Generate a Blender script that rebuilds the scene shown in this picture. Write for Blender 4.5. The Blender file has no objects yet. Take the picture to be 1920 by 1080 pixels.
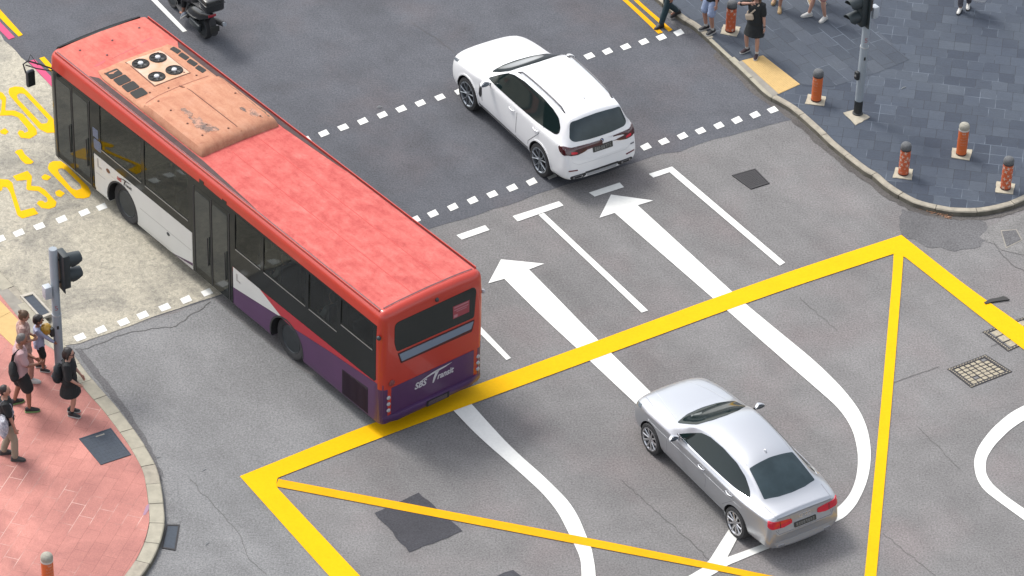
import bpy, bmesh, math, random
from math import sin, cos, pi, radians, sqrt, atan2, degrees
from mathutils import Vector, Matrix, noise
from mathutils.bvhtree import BVHTree
from mathutils.geometry import tessellate_polygon

random.seed(7)
scene = bpy.context.scene
COL = scene.collection

# ------------------------------------------------------------------ camera
CAM = Vector((0.0, -60.0, 44.6359))
CR = Vector((0.99937309, 0.02101046, 0.02849529))
CU = Vector((-0.03540369, 0.59308195, 0.80436334))
CF = Vector((0.0, 0.80486792, -0.59345399))
FPX = 6805.893

def G(px, py, z=0.0):
    """point of the photograph -> point of the real ground plane at height z"""
    d = CF * FPX + CR * (px - 960) + CU * (540 - py)
    t = (z - CAM.z) / d.z
    return CAM + d * t

cd = bpy.data.cameras.new('camera')
cam = bpy.data.objects.new('camera', cd)
COL.objects.link(cam)
cam.matrix_world = Matrix(((CR.x, CU.x, -CF.x, CAM.x), (CR.y, CU.y, -CF.y, CAM.y), (CR.z, CU.z, -CF.z, CAM.z), (0, 0, 0, 1)))
cd.sensor_width = 36.0
cd.lens = FPX / 1920 * 36.0
cd.clip_start = 0.5
cd.clip_end = 2000
scene.camera = cam

# ------------------------------------------------------------------ materials
def lin(c):
    c /= 255.0
    return c / 12.92 if c <= 0.04045 else ((c + 0.055) / 1.055) ** 2.4

KEXP = 2.0
def C(r, g, b, k=1.0):
    return tuple(min(0.85, lin(v) / KEXP * k) for v in (r, g, b)) + (1.0,)

class NT:
    def __init__(s, m):
        m.use_nodes = True
        s.t = m.node_tree
        s.n = s.t.nodes
        s.bsdf = s.n.get('Principled BSDF')
    def new(s, typ, **kw):
        nd = s.n.new(typ)
        for k, v in kw.items():
            setattr(nd, k, v)
        return nd
    def link(s, a, b):
        s.t.links.new(a, b)
    def coord(s):
        return s.new('ShaderNodeTexCoord').outputs['Object']
    def noise(s, co, scale, detail=3, rough=.55, dist=0):
        nd = s.new('ShaderNodeTexNoise')
        nd.inputs['Scale'].default_value = scale
        nd.inputs['Detail'].default_value = detail
        nd.inputs['Roughness'].default_value = rough
        nd.inputs['Distortion'].default_value = dist
        s.link(co, nd.inputs['Vector'])
        return nd.outputs['Fac']
    def ramp(s, fac, stops):
        nd = s.new('ShaderNodeValToRGB')
        e = nd.color_ramp.elements
        while len(e) < len(stops):
            e.new(0.5)
        for el, (p, c) in zip(e, stops):
            el.position = p
            el.color = c if len(c) == 4 else tuple(c) + (1,)
        s.link(fac, nd.inputs['Fac'])
        return nd.outputs['Color']
    def mix(s, fac, a, b, mode='MIX'):
        nd = s.new('ShaderNodeMix', data_type='RGBA', blend_type=mode)
        for sock, v in ((nd.inputs[0], fac), (nd.inputs[6], a), (nd.inputs[7], b)):
            if hasattr(v, 'is_linked') or hasattr(v, 'links'):
                s.link(v, sock)
            else:
                sock.default_value = v
        return nd.outputs[2]
    def bump(s, h, strength=.3, dist=.01):
        nd = s.new('ShaderNodeBump')
        nd.inputs['Strength'].default_value = strength
        nd.inputs['Distance'].default_value = dist
        s.link(h, nd.inputs['Height'])
        s.link(nd.outputs['Normal'], s.bsdf.inputs['Normal'])

def g4(v):
    return (v, v, v, 1)

MATS = {}
def mk(name, col, rough=.5, metal=0, spec=.5, var=0, scale=4, coat=0, col2=None, bump=0):
    """plain principled material; var adds a soft uneven tone, col2 a second colour in blotches"""
    if name in MATS:
        return MATS[name]
    m = bpy.data.materials.new(name)
    k = NT(m)
    b = k.bsdf
    b.inputs['Base Color'].default_value = col
    b.inputs['Roughness'].default_value = rough
    b.inputs['Metallic'].default_value = metal
    b.inputs['Specular IOR Level'].default_value = spec
    b.inputs['Coat Weight'].default_value = coat
    b.inputs['Coat Roughness'].default_value = .05
    if var or col2:
        co = k.coord()
        n = k.noise(co, scale, 4)
        c2 = col2 or tuple(v * (1 - var) for v in col[:3]) + (1,)
        k.link(k.ramp(n, [(.35, col), (.68, c2)]), b.inputs['Base Color'])
        if bump:
            k.bump(n, bump, .01)
    MATS[name] = m
    return m

def asphalt(name, col, speck=.30, stain=.16, warm=None):
    m = bpy.data.materials.new(name)
    k = NT(m)
    co = k.coord()
    fine = k.noise(co, 26, 2, .7)
    fine2 = k.noise(co, 60, 2, .75)
    mid = k.noise(co, 1.6, 5, .6)
    big = k.noise(co, .35, 4, .55, .6)
    base = k.ramp(fine, [(.30, tuple(v * (1 - speck) for v in col[:3])), (.5, col[:3]), (.72, tuple(v * (1 + speck * .95) for v in col[:3]))])
    f2 = k.ramp(fine2, [(.28, g4(.80)), (.5, g4(1)), (.72, g4(1.2))])
    c = k.mix(1.0, base, f2, 'MULTIPLY')
    c = k.mix(1.0, c, k.ramp(mid, [(.3, g4(1 - stain * .7)), (.65, g4(1.05))]), 'MULTIPLY')
    c = k.mix(1.0, c, k.ramp(big, [(.33, g4(1 - stain)), (.62, g4(1.05))]), 'MULTIPLY')
    # polished and oily bands along the lanes
    mp = k.new('ShaderNodeMapping'); mp.inputs['Rotation'].default_value = (0, 0, -radians(124)); k.link(co, mp.inputs['Vector'])
    m2 = k.new('ShaderNodeMapping'); m2.inputs['Scale'].default_value = (.10, 1.1, 1); k.link(mp.outputs['Vector'], m2.inputs['Vector'])
    tr = k.noise(m2.outputs['Vector'], 1.0, 4, .6, .2)
    c = k.mix(1.0, c, k.ramp(tr, [(.34, g4(.92)), (.5, g4(1)), (.66, g4(1.04))]), 'MULTIPLY')
    # drips and small dark scabs
    dr = k.noise(co, 5.5, 6, .8, .4)
    c = k.mix(1.0, c, k.ramp(dr, [(.26, g4(.62)), (.33, g4(1))]), 'MULTIPLY')
    if warm:
        w = k.noise(co, .5, 3, .5)
        fw = k.ramp(w, [(.48, g4(0)), (.7, g4(1))])
        c = k.mix(fw, c, k.mix(1.0, c, warm, 'MULTIPLY'))
    k.link(c, k.bsdf.inputs['Base Color'])
    k.bsdf.inputs['Roughness'].default_value = .92
    k.bsdf.inputs['Specular IOR Level'].default_value = .25
    k.bump(fine, .35, .012)
    return m

def concrete_road():
    m = bpy.data.materials.new('stained_concrete')
    k = NT(m)
    co = k.coord()
    n = k.noise(co, 9, 6, .75, .8)
    n2 = k.noise(co, 34, 3, .7)
    big = k.noise(co, .55, 5, .65, 1.0)
    c = k.ramp(n, [(.30, C(166, 160, 146)), (.47, C(202, 195, 176)), (.66, C(228, 220, 198))])
    c = k.mix(1.0, c, k.ramp(n2, [(.3, g4(.72)), (.55, g4(1.02)), (.75, g4(1.16))]), 'MULTIPLY')
    c = k.mix(1.0, c, k.ramp(big, [(.36, (.60, .61, .64)), (.56, (1, 1, 1)), (.8, (1.06, 1.05, 1.02))]), 'MULTIPLY')
    k.link(c, k.bsdf.inputs['Base Color'])
    k.bsdf.inputs['Roughness'].default_value = .9
    k.bump(n, .3, .01)
    return m

def paint(name, col, wear=.10, under=None):
    m = bpy.data.materials.new(name)
    k = NT(m)
    co = k.coord()
    n = k.noise(co, 16, 5, .75)
    b = k.noise(co, 1.4, 4, .6)
    c = k.ramp(n, [(.22, tuple(v * .55 for v in col[:3])), (.32, tuple(v * .93 for v in col[:3])), (.6, col[:3])])
    c = k.mix(1.0, c, k.ramp(b, [(.3, g4(1 - wear)), (.6, g4(1))]), 'MULTIPLY')
    ch = k.noise(co, 7, 8, .82, .3)
    c = k.mix(k.ramp(ch, [(.655, g4(0)), (.72, g4(.55))]), c, under or C(150, 146, 140))
    k.link(c, k.bsdf.inputs['Base Color'])
    k.bsdf.inputs['Roughness'].default_value = .8
    k.bsdf.inputs['Specular IOR Level'].default_value = .12
    k.bump(n, .25, .006)
    return m

def pavers(name, ang, w, h, c1, c2, mortar, msize, off=.5, freq=2, streak=.25, tint=None, light=None):
    m = bpy.data.materials.new(name)
    k = NT(m)
    co = k.coord()
    mp = k.new('ShaderNodeMapping')
    mp.inputs['Rotation'].default_value = (0, 0, -ang)
    k.link(co, mp.inputs['Vector'])
    def brick(c1, c2, mo, ms, o=off):
        br = k.new('ShaderNodeTexBrick')
        br.offset = o
        br.offset_frequency = freq
        br.inputs['Color1'].default_value = c1
        br.inputs['Color2'].default_value = c2
        br.inputs['Mortar'].default_value = mo
        br.inputs['Scale'].default_value = 1.0
        br.inputs['Mortar Size'].default_value = ms
        br.inputs['Mortar Smooth'].default_value = .3
        br.inputs['Brick Width'].default_value = w
        br.inputs['Row Height'].default_value = h
        k.link(mp.outputs['Vector'], br.inputs['Vector'])
        return br
    b1 = brick(c1, c2, mortar, msize)
    c = b1.outputs['Color']
    st = k.new('ShaderNodeMapping')
    st.inputs['Scale'].default_value = (2.0, 9.0, 1)
    k.link(mp.outputs['Vector'], st.inputs['Vector'])
    n = k.noise(st.outputs['Vector'], 3.0, 5, .7, 1.2)
    c = k.mix(1.0, c, k.ramp(n, [(.3, g4(1 - streak)), (.5, g4(1)), (.72, g4(1 + streak))]), 'MULTIPLY')
    f = k.noise(co, 40, 3, .7)
    c = k.mix(1.0, c, k.ramp(f, [(.3, g4(.85)), (.7, g4(1.15))]), 'MULTIPLY')
    bg = k.noise(co, .6, 4, .6, .5)
    lo, hi = tint or ((.84, .84, .86), (1.12, 1.1, 1.08))
    c = k.mix(1.0, c, k.ramp(bg, [(.35, lo), (.65, hi)]), 'MULTIPLY')
    if light:      # pale efflorescence along some of the joints
        pn = k.noise(co, .9, 3, .6)
        sel = k.ramp(pn, [(.50, g4(0)), (.62, g4(1))])
        jt = brick(g4(0), g4(0), g4(1), msize * 1.2).outputs['Color']
        c = k.mix(k.mix(1.0, sel, jt, 'MULTIPLY'), c, light)
    k.link(c, k.bsdf.inputs['Base Color'])
    k.bsdf.inputs['Roughness'].default_value = .8
    k.bump(b1.outputs['Fac'], -.25, .006)
    return m

def glass_tint(name, tint=(.16, .19, .19)):
    m = bpy.data.materials.new(name)
    k = NT(m)
    k.n.remove(k.bsdf)
    out = k.n['Material Output']
    tr = k.new('ShaderNodeBsdfTransparent'); tr.inputs[0].default_value = tint + (1,)
    gl = k.new('ShaderNodeBsdfGlossy'); gl.inputs['Roughness'].default_value = .03
    gl.inputs[0].default_value = (.9, .95, .95, 1)
    fr = k.new('ShaderNodeFresnel'); fr.inputs['IOR'].default_value = 1.45
    mx = k.new('ShaderNodeMixShader')
    k.link(fr.outputs[0], mx.inputs[0]); k.link(tr.outputs[0], mx.inputs[1]); k.link(gl.outputs[0], mx.inputs[2])
    k.link(mx.outputs[0], out.inputs['Surface'])
    return m

# ------------------------------------------------------------------ mesh helpers
class MB:
    def __init__(s):
        s.v = []; s.f = []; s.m = []
    def add(s, verts, faces, mi=0, M=None):
        o = len(s.v)
        for p in verts:
            p = Vector(p)
            s.v.append(M @ p if M else p)
        for f in faces:
            s.f.append(tuple(i + o for i in f)); s.m.append(mi)
        return s
    def box(s, c, d, mi=0, M=None, bev=0):
        cx, cy, cz = c; x, y, z = d[0] / 2, d[1] / 2, d[2] / 2
        if bev <= 0:
            v = [(cx + a * x, cy + b * y, cz + e * z) for e in (-1, 1) for a, b in ((-1, -1), (1, -1), (1, 1), (-1, 1))]
            return s.add(v, [(3, 2, 1, 0), (4, 5, 6, 7), (0, 1, 5, 4), (1, 2, 6, 5), (2, 3, 7, 6), (3, 0, 4, 7)], mi, M)
        bm = bmesh.new()
        bmesh.ops.create_cube(bm, size=1, matrix=Matrix.Translation(c) @ Matrix.Diagonal((d[0], d[1], d[2], 1)))
        bmesh.ops.bevel(bm, geom=bm.edges[:], offset=bev, segments=2, affect='EDGES', profile=.5)
        s.add([w.co.copy() for w in bm.verts], [[w.index for w in f.verts] for f in bm.faces], mi, M)
        bm.free()
        return s
    def rings(s, rings, closed=True, caps=True, mi=0, M=None):
        n = len(rings[0]); v = [p for r in rings for p in r]; f = []
        for i in range(len(rings) - 1):
            for j in range(n if closed else n - 1):
                a = i * n + j; b = i * n + (j + 1) % n
                f.append((a, b, b + n, a + n))
        if caps:
            f.append(tuple(range(n - 1, -1, -1))); f.append(tuple((len(rings) - 1) * n + j for j in range(n)))
        return s.add(v, f, mi, M)
    def tube(s, pts, rad, n=8, mi=0, M=None, sq=None, up=None):
        """tapered tube along pts; rad one number or one per point; sq flattens the second axis"""
        pts = [Vector(p) for p in pts]
        if not hasattr(rad, '__len__'):
            rad = [rad] * len(pts)
        rs = []
        u = None
        for i, p in enumerate(pts):
            if i == 0: d = pts[1] - p
            elif i == len(pts) - 1: d = p - pts[i - 1]
            else: d = (pts[i + 1] - p).normalized() + (p - pts[i - 1]).normalized()
            d.normalize()
            if u is None:
                a = Vector(up) if up else (Vector((0, 0, 1)) if abs(d.z) < .9 else Vector((1, 0, 0)))
                u = (a - d * a.dot(d)).normalized()
            else:
                u = (u - d * u.dot(d)).normalized()
            w = d.cross(u)
            k = sq if sq else 1.0
            rs.append([p + (u * cos(2 * pi * j / n) + w * sin(2 * pi * j / n) * k) * rad[i] for j in range(n)])
        return s.rings(rs, mi=mi, M=M)
    def limb(s, pts, rad, n=10, sq=None, up=None):
        """tube with rounded ends"""
        pts = [Vector(p) for p in pts]
        if not hasattr(rad, '__len__'): rad = [rad] * len(pts)
        d0 = (pts[0] - pts[1]).normalized(); d1 = (pts[-1] - pts[-2]).normalized()
        P = [pts[0] + d0 * rad[0] * .85, pts[0] + d0 * rad[0] * .5] + pts + [pts[-1] + d1 * rad[-1] * .5, pts[-1] + d1 * rad[-1] * .85]
        Rr = [rad[0] * .45, rad[0] * .85] + list(rad) + [rad[-1] * .85, rad[-1] * .45]
        return s.tube(P, Rr, n, sq=sq, up=up)
    def ell(s, c, r, n=12, m=8, mi=0, M=None, R=None):
        rs = []
        for i in range(1, m):
            t = pi * i / m
            rs.append([Vector((r[0] * sin(t) * cos(2 * pi * j / n), r[1] * sin(t) * sin(2 * pi * j / n), -r[2] * cos(t))) for j in range(n)])
        v = [p for q in rs for p in q] + [Vector((0, 0, -r[2])), Vector((0, 0, r[2]))]
        f = []
        for i in range(m - 2):
            for j in range(n):
                a = i * n + j; b = i * n + (j + 1) % n
                f.append((a, b, b + n, a + n))
        k = (m - 1) * n
        for j in range(n):
            f.append((k, (j + 1) % n, j)); f.append((k + 1, (m - 2) * n + j, (m - 2) * n + (j + 1) % n))
        c = Vector(c)
        v = [((R @ p) if R else p) + c for p in v]
        return s.add(v, f, mi, M)
    def lathe(s, prof, n=24, mi=0, M=None, caps=True):
        """prof: (radius, height) about z"""
        return s.rings([[Vector((r * cos(2 * pi * j / n), r * sin(2 * pi * j / n), h)) for j in range(n)] for r, h in prof], mi=mi, M=M, caps=caps)
    def prism(s, poly, z0, z1, mi=0, M=None):
        n = len(poly)
        a = sum(poly[i][0] * poly[(i + 1) % n][1] - poly[(i + 1) % n][0] * poly[i][1] for i in range(n))
        if a < 0: poly = poly[::-1]
        v = [(p[0], p[1], z0) for p in poly] + [(p[0], p[1], z1) for p in poly]
        f = [tuple(range(n - 1, -1, -1)), tuple(range(n, 2 * n))] + [(i, (i + 1) % n, n + (i + 1) % n, n + i) for i in range(n)]
        return s.add(v, f, mi, M)
    def mesh(s, name):
        me = bpy.data.meshes.new(name)
        me.from_pydata([tuple(p) for p in s.v], [], s.f)
        me.polygons.foreach_set('material_index', s.m)
        return me
    def build(s, name, mats, parent=None, smooth=35, **kw):
        me = s.mesh(name)
        return link(name, me, mats, parent, smooth, **kw)

def link(name, me, mats, parent=None, smooth=35, fix=True):
    if not isinstance(mats, (list, tuple)): mats = [mats]
    keep = [0] * len(me.polygons)
    me.polygons.foreach_get('material_index', keep)
    me.materials.clear()
    for m in mats: me.materials.append(m)
    me.polygons.foreach_set('material_index', keep)
    if fix:
        bm = bmesh.new(); bm.from_mesh(me)
        bmesh.ops.recalc_face_normals(bm, faces=bm.faces[:])
        bm.to_mesh(me); bm.free()
    if smooth:
        me.shade_smooth()
        me.set_sharp_from_angle(angle=radians(smooth))
    o = bpy.data.objects.new(name, me)
    COL.objects.link(o)
    if parent: o.parent = parent
    return o

def tag(o, label=None, cat=None, group=None, kind=None):
    if label: o['label'] = label
    if cat: o['category'] = cat
    if group: o['group'] = group
    if kind: o['kind'] = kind
    return o

def empty(name, loc=(0, 0, 0), rz=0.0, **kw):
    o = bpy.data.objects.new(name, None)
    COL.objects.link(o)
    o.empty_display_size = .3
    o.location = loc; o.rotation_euler = (0, 0, rz)
    return tag(o, **kw)

WORK = bpy.data.scenes.new('work')          # scratch scene: modifiers are applied here, away from the finished objects

def bake(o):
    """apply the modifiers of an object by data, drop the source"""
    with bpy.context.temp_override(scene=WORK, view_layer=WORK.view_layers[0]):
        dg = bpy.context.evaluated_depsgraph_get()
    me = bpy.data.meshes.new_from_object(o.evaluated_get(dg))
    bpy.data.objects.remove(o)
    return me

def remeshed(mb, voxel, smooth=2):
    o = bpy.data.objects.new('temp', mb.mesh('temp'))
    WORK.collection.objects.link(o)
    r = o.modifiers.new('r', 'REMESH'); r.mode = 'VOXEL'; r.voxel_size = voxel
    if smooth:
        q = o.modifiers.new('s', 'SMOOTH'); q.iterations = smooth; q.factor = .5
    return bake(o)

def boolean(me, cutters, mats):
    """subtract cutter meshes (list of (mesh, material index)) from me"""
    o = bpy.data.objects.new('temp', me); WORK.collection.objects.link(o)
    me.materials.clear()
    for m in mats: me.materials.append(m)
    tmp = []
    for cm, mi in cutters:
        cm.materials.clear(); cm.materials.append(mats[mi])
        c = bpy.data.objects.new('temp_cut', cm); WORK.collection.objects.link(c); tmp.append(c)
        b = o.modifiers.new('b', 'BOOLEAN'); b.operation = 'DIFFERENCE'; b.solver = 'EXACT'; b.object = c
        try: b.material_mode = 'TRANSFER'
        except Exception: pass
    r = bake(o)
    for c in tmp: bpy.data.objects.remove(c)
    return r

def bvh_of(me):
    bm = bmesh.new(); bm.from_mesh(me)
    t = BVHTree.FromBMesh(bm); bm.free()
    return t

FR = {'L': (lambda u, v: (Vector((u, 4, v)), Vector((0, -1, 0)))),
      'R': (lambda u, v: (Vector((u, -4, v)), Vector((0, 1, 0)))),
      'B': (lambda u, v: (Vector((-12, u, v)), Vector((1, 0, 0)))),
      'F': (lambda u, v: (Vector((14, u, v)), Vector((-1, 0, 0)))),
      'T': (lambda u, v: (Vector((u, v, 7)), Vector((0, 0, -1))))}

def rpoly(poly, r, n=4):
    """round the corners of a polygon"""
    out = []; k = len(poly)
    rr = r if hasattr(r, '__len__') else [r] * k
    for i in range(k):
        p = Vector(poly[i]); a = Vector(poly[i - 1]) - p; b = Vector(poly[(i + 1) % k]) - p
        t = min(rr[i], a.length * .48, b.length * .48)
        if t < 1e-4: out.append(tuple(p)); continue
        s = p + a.normalized() * t; e = p + b.normalized() * t
        for j in range(n + 1):
            q = j / n
            w = s.lerp(p, q).lerp(p.lerp(e, q), q)
            out.append(tuple(w))
    return out

def patch(name, poly, fr, bvh, mat, parent, off=.004, thick=.012, step=.06, holes=(), smooth=40):
    """a thin panel lying on the surface under a polygon drawn in side, rear or top view"""
    f = FR[fr]
    bm = bmesh.new()
    bm.faces.new([bm.verts.new((p[0], p[1], 0)) for p in poly])
    us = [p[0] for p in poly]; vs = [p[1] for p in poly]
    def cut(axis, at):
        no = (1, 0, 0) if axis == 0 else (0, 1, 0)
        co = (at, 0, 0) if axis == 0 else (0, at, 0)
        bmesh.ops.bisect_plane(bm, geom=bm.verts[:] + bm.edges[:] + bm.faces[:], plane_co=co, plane_no=no, dist=1e-5)
    for ax, w in ((0, us), (1, vs)):
        lo, hi = min(w), max(w)
        k = max(1, int((hi - lo) / step))
        for i in range(1, k): cut(ax, lo + (hi - lo) * i / k + 1.3e-4)
    for (a, b, c, d) in holes:
        cut(0, a); cut(0, b); cut(1, c); cut(1, d)
    dl = []
    for fc in bm.faces:
        m = fc.calc_center_median()
        if any(a < m.x < b and c < m.y < d for a, b, c, d in holes): dl.append(fc)
    if dl: bmesh.ops.delete(bm, geom=dl, context='FACES')
    bmesh.ops.triangulate(bm, faces=bm.faces[:])
    d0 = f(0, 0)[1]
    for v in bm.verts:
        o, d = f(v.co.x, v.co.y)
        h = bvh.ray_cast(o, d)
        if h[0] is None:
            h = bvh.find_nearest(Vector((v.co.x, 0, v.co.y)) if fr in 'LR' else (Vector((0, v.co.x, v.co.y)) if fr in 'BF' else Vector((v.co.x, v.co.y, 1))))
        n = h[1] if h[1].dot(d) < 0 else -h[1]
        v.co = h[0] + n * off
    be = [e for e in bm.edges if e.is_boundary]
    ex = bmesh.ops.extrude_edge_only(bm, edges=be)
    for v in [g for g in ex['geom'] if isinstance(g, bmesh.types.BMVert)]:
        v.co += d0 * thick
    me = bpy.data.meshes.new(name)
    bm.to_mesh(me); bm.free()
    return link(name, me, mat, parent, smooth)

def seam(pts, w):
    """polygon of a line of width w"""
    L = []; Rr = []
    P = [Vector(p) for p in pts]
    for i, p in enumerate(P):
        d = (P[min(i + 1, len(P) - 1)] - P[max(i - 1, 0)]).normalized()
        n = Vector((-d.y, d.x)) * w / 2
        L.append(tuple(p + n)); Rr.append(tuple(p - n))
    return L + Rr[::-1]

def text_mesh(txt, size, shear=0.0, bold=0.0):
    cu = bpy.data.curves.new('t', 'FONT')
    cu.body = txt; cu.size = size; cu.shear = shear; cu.resolution_u = 3; cu.offset = bold
    o = bpy.data.objects.new('t', cu); WORK.collection.objects.link(o)
    return bake(o)

def lettering(name, txt, size, mp, bvh, fr, mat, parent, shear=0, off=.006, sx=1.0, bold=0):
    """text laid on a surface; mp maps text plane (x, y) to the view plane (u, v)"""
    me = text_mesh(txt, size, shear, bold)
    f = FR[fr]
    for v in me.vertices:
        u, w = mp(v.co.x * sx, v.co.y)
        o, d = f(u, w)
        h = bvh.ray_cast(o, d)
        if h[0] is not None:
            n = h[1] if h[1].dot(d) < 0 else -h[1]
            v.co = h[0] + n * off
    return link(name, me, mat, parent, 0, fix=False)

def copy_tree(o, parent=None):
    c = o.copy(); COL.objects.link(c)
    if parent: c.parent = parent
    for ch in [x for x in bpy.data.objects if x.parent == o]:
        copy_tree(ch, c)
    return c

# ------------------------------------------------------------------ light
SUN_AZ, SUN_EL = radians(140), radians(54)
w = bpy.data.worlds.new('World'); scene.world = w; w.use_nodes = True
nt = w.node_tree
sky = nt.nodes.new('ShaderNodeTexSky'); sky.sky_type = 'NISHITA'; sky.sun_disc = False
sky.sun_elevation = SUN_EL
sky.sun_rotation = atan2(cos(SUN_AZ), sin(SUN_AZ)) % (2 * pi)
sky.air_density = 1.0; sky.dust_density = 3.0; sky.ozone_density = 1.0
hs = nt.nodes.new('ShaderNodeHueSaturation'); hs.inputs['Saturation'].default_value = .35
nt.links.new(sky.outputs[0], hs.inputs['Color'])
nt.links.new(hs.outputs[0], nt.nodes['Background'].inputs[0])
nt.nodes['Background'].inputs[1].default_value = .15
ld = bpy.data.lights.new('sun', 'SUN'); ld.energy = 1.05; ld.angle = radians(13); ld.color = (1, .965, .92)
sun = bpy.data.objects.new('sun', ld); COL.objects.link(sun)
dv = Vector((cos(SUN_AZ) * cos(SUN_EL), sin(SUN_AZ) * cos(SUN_EL), sin(SUN_EL)))
sun.rotation_euler = dv.to_track_quat('Z', 'Y').to_euler()
scene.view_settings.view_transform = 'Standard'
scene.view_settings.look = 'None'
scene.view_settings.exposure = 1.26
scene.view_settings.gamma = 1.0

# ================================================================== GROUND
M_ROAD = asphalt('asphalt_worn', C(145, 143, 142), stain=.13, warm=(1.05, .98, .98, 1))
M_ROADN = asphalt('asphalt_bluegrey', C(109, 111, 117), speck=.28, stain=.14, warm=(1.10, 1.0, .96, 1))
M_ROADW = asphalt('asphalt_pale', C(152, 152, 152), stain=.12)
M_ROAD2 = asphalt('asphalt_worn_pale', C(150, 148, 146), stain=.2)
M_PATCH = asphalt('asphalt_patch', C(84, 84, 89), speck=.22, stain=.10)
M_TAR = asphalt('asphalt_tar', C(122, 121, 122), speck=.3, stain=.1)
M_LANE = concrete_road()
M_WHITE = paint('white_road_paint', C(255, 255, 249, 1.22), .10)
M_YEL = paint('yellow_road_paint', (.62, .345, .0005, 1), .05)
M_YEL2 = paint('amber_road_paint', (.58, .29, .003, 1), .12)
M_PINK = paint('pink_road_paint', C(240, 105, 145), .08)

def sheet(name, loops, z, mat, parent=None, kind=None):
    """flat sheet on the ground; loops of (x, y), the second and later ones are holes"""
    vs = [Vector((p[0], p[1], 0)) for lp in loops for p in lp]
    tris = tessellate_polygon([[Vector((p[0], p[1], 0)) for p in lp] for lp in loops])
    fs = []
    for t in tris:
        i, j, k = t
        if (vs[j] - vs[i]).cross(vs[k] - vs[i]).z < 0: j, k = k, j
        fs.append((i, j, k))
    me = bpy.data.meshes.new(name)
    me.from_pydata([(v.x, v.y, z) for v in vs], [], fs)
    o = link(name, me, mat, parent, 0, fix=False)
    if kind: o['kind'] = kind
    return o

def gp(pts, z=0.0):
    return [tuple(G(x, y, z).xy) for x, y in pts]

road = sheet('road', [[(-160, -160), (160, -160), (160, 160), (-160, 160)]], 0, M_ROAD, kind='structure')

LD = Vector((cos(radians(124.1)), sin(radians(124.1))))     # along the lanes, away
CD = Vector((cos(radians(32.3)), sin(radians(32.3))))       # across the lanes, to the right

def jag(pts, amp, step, seed):
    """rough edge: subdivide a polyline and shift the points a little"""
    rnd = random.Random(seed); out = []
    for i in range(len(pts) - 1):
        a, b = Vector(pts[i]), Vector(pts[i + 1])
        n = max(1, int((b - a).length / step))
        d = (b - a).normalized(); no = Vector((-d.y, d.x))
        for k in range(n):
            q = a.lerp(b, k / n)
            out.append(tuple(q + no * rnd.uniform(-amp, amp)) if (k or i) else tuple(q))
    out.append(pts[-1])
    return out

# darker surfacing of the crossing and of the street beyond it
edge = gp([(700, 462), (840, 419), (951, 385), (1034, 356), (1110, 332), (1240, 289), (1275, 284), (1338, 261), (1400, 247), (1444, 235), (1500, 222)])
edge = jag(edge, .025, .3, 3)
farw = Vector(edge[0]); fare = Vector(edge[-1])
upper = edge + [tuple(fare + CD * 3), tuple(fare + CD * 3 + LD * 90), tuple(farw - CD * 40 + LD * 90), tuple(farw - CD * 40)]
sheet('street_asphalt', [upper], .004, M_ROADN, kind='structure')

# pale worn asphalt in front of the kerb at the left
pw = gp([(150, 646), (400, 562), (560, 690), (720, 800), (460, 890), (640, 1080), (700, 1140)])
sheet('corner_asphalt', [jag(pw, .03, .3, 5) + gp([(-300, 1500), (-500, 700)])], .004, M_ROADW, kind='structure')

# pale concrete bus lane
ce = gp([(0, 66), (30, 97), (53, 118), (100, 166)])
q0 = Vector(ce[-1])
cl = jag(gp([(-70, -4), (0, 66), (30, 97), (53, 118), (100, 166)]), .03, .25, 9)
p_end = Vector(gp([(404, 556)])[0])
t = (p_end - q0).dot(-LD)
side_far = q0 - LD * t
a0 = Vector(cl[0])
lane = cl + [tuple(side_far)] + jag(gp([(404, 556), (270, 601), (150, 644), (122, 648)]), .02, .25, 4) + gp([(100, 700), (-200, 620), (-500, 300)])
lane = [tuple(a0 + LD * 60), tuple(a0)] + lane[1:] + [tuple(a0 + LD * 60 - CD * 14)]
sheet('bus_lane', [lane], .0075, M_LANE, kind='structure')

def soft(p):
    """round the shallow corners, so that traced bends become smooth curves"""
    rr = []
    for i in range(len(p)):
        a = Vector(p[i]) - Vector(p[i - 1]); b = Vector(p[(i + 1) % len(p)]) - Vector(p[i])
        rr.append(10 if abs(a.angle_signed(b)) < radians(42) else 0)
    return rpoly(p, rr, 4)

def mark(name, pts, z=.012, mat=None, holes=None, par=None):
    return sheet(name, [soft(gp(pts))] + [soft(gp(h)) for h in (holes or [])], z, mat or M_WHITE, par or road)

# --- asphalt patches
def patchy(name, pts, mat, z=.0085, amp=.02, seed=1):
    p = gp(pts)
    return sheet(name, [jag(p + [p[0]], amp, .15, seed)[:-1]], z, mat, road)
patchy('asphalt_patch', [(785, 924), (868, 997), (768, 1036), (702, 962)], M_PATCH)
patchy('asphalt_patch', [(962, 1069), (980, 1082), (945, 1092), (930, 1080)], M_PATCH, seed=2)
patchy('asphalt_patch', [(1690, 392), (1760, 405), (1835, 410), (1862, 436), (1838, 462), (1790, 470), (1735, 462), (1690, 440)], M_TAR, z=.0065, amp=.06, seed=3)
patchy('concrete_patch', [(1852, 425), (1890, 404), (1960, 392), (1990, 440), (1930, 480), (1880, 468), (1838, 446)], M_ROAD2, z=.0082, amp=.05, seed=4)
patchy('asphalt_patch', [(140, 655), (150, 653), (196, 710), (243, 772), (284, 840), (308, 893), (314, 905), (304, 902), (290, 870), (262, 820), (215, 756), (165, 692)], M_TAR, z=.0085, amp=.02, seed=5)
patchy('concrete_patch', [(304, 896), (330, 899), (338, 950), (341, 980), (310, 982), (312, 940)], M_ROADW, z=.0095, amp=.03, seed=6)
patchy('asphalt_patch', [(1256, 24), (1270, 36), (1300, 62), (1285, 66), (1262, 48), (1246, 30)], M_TAR, z=.0085, amp=.03, seed=7)

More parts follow.
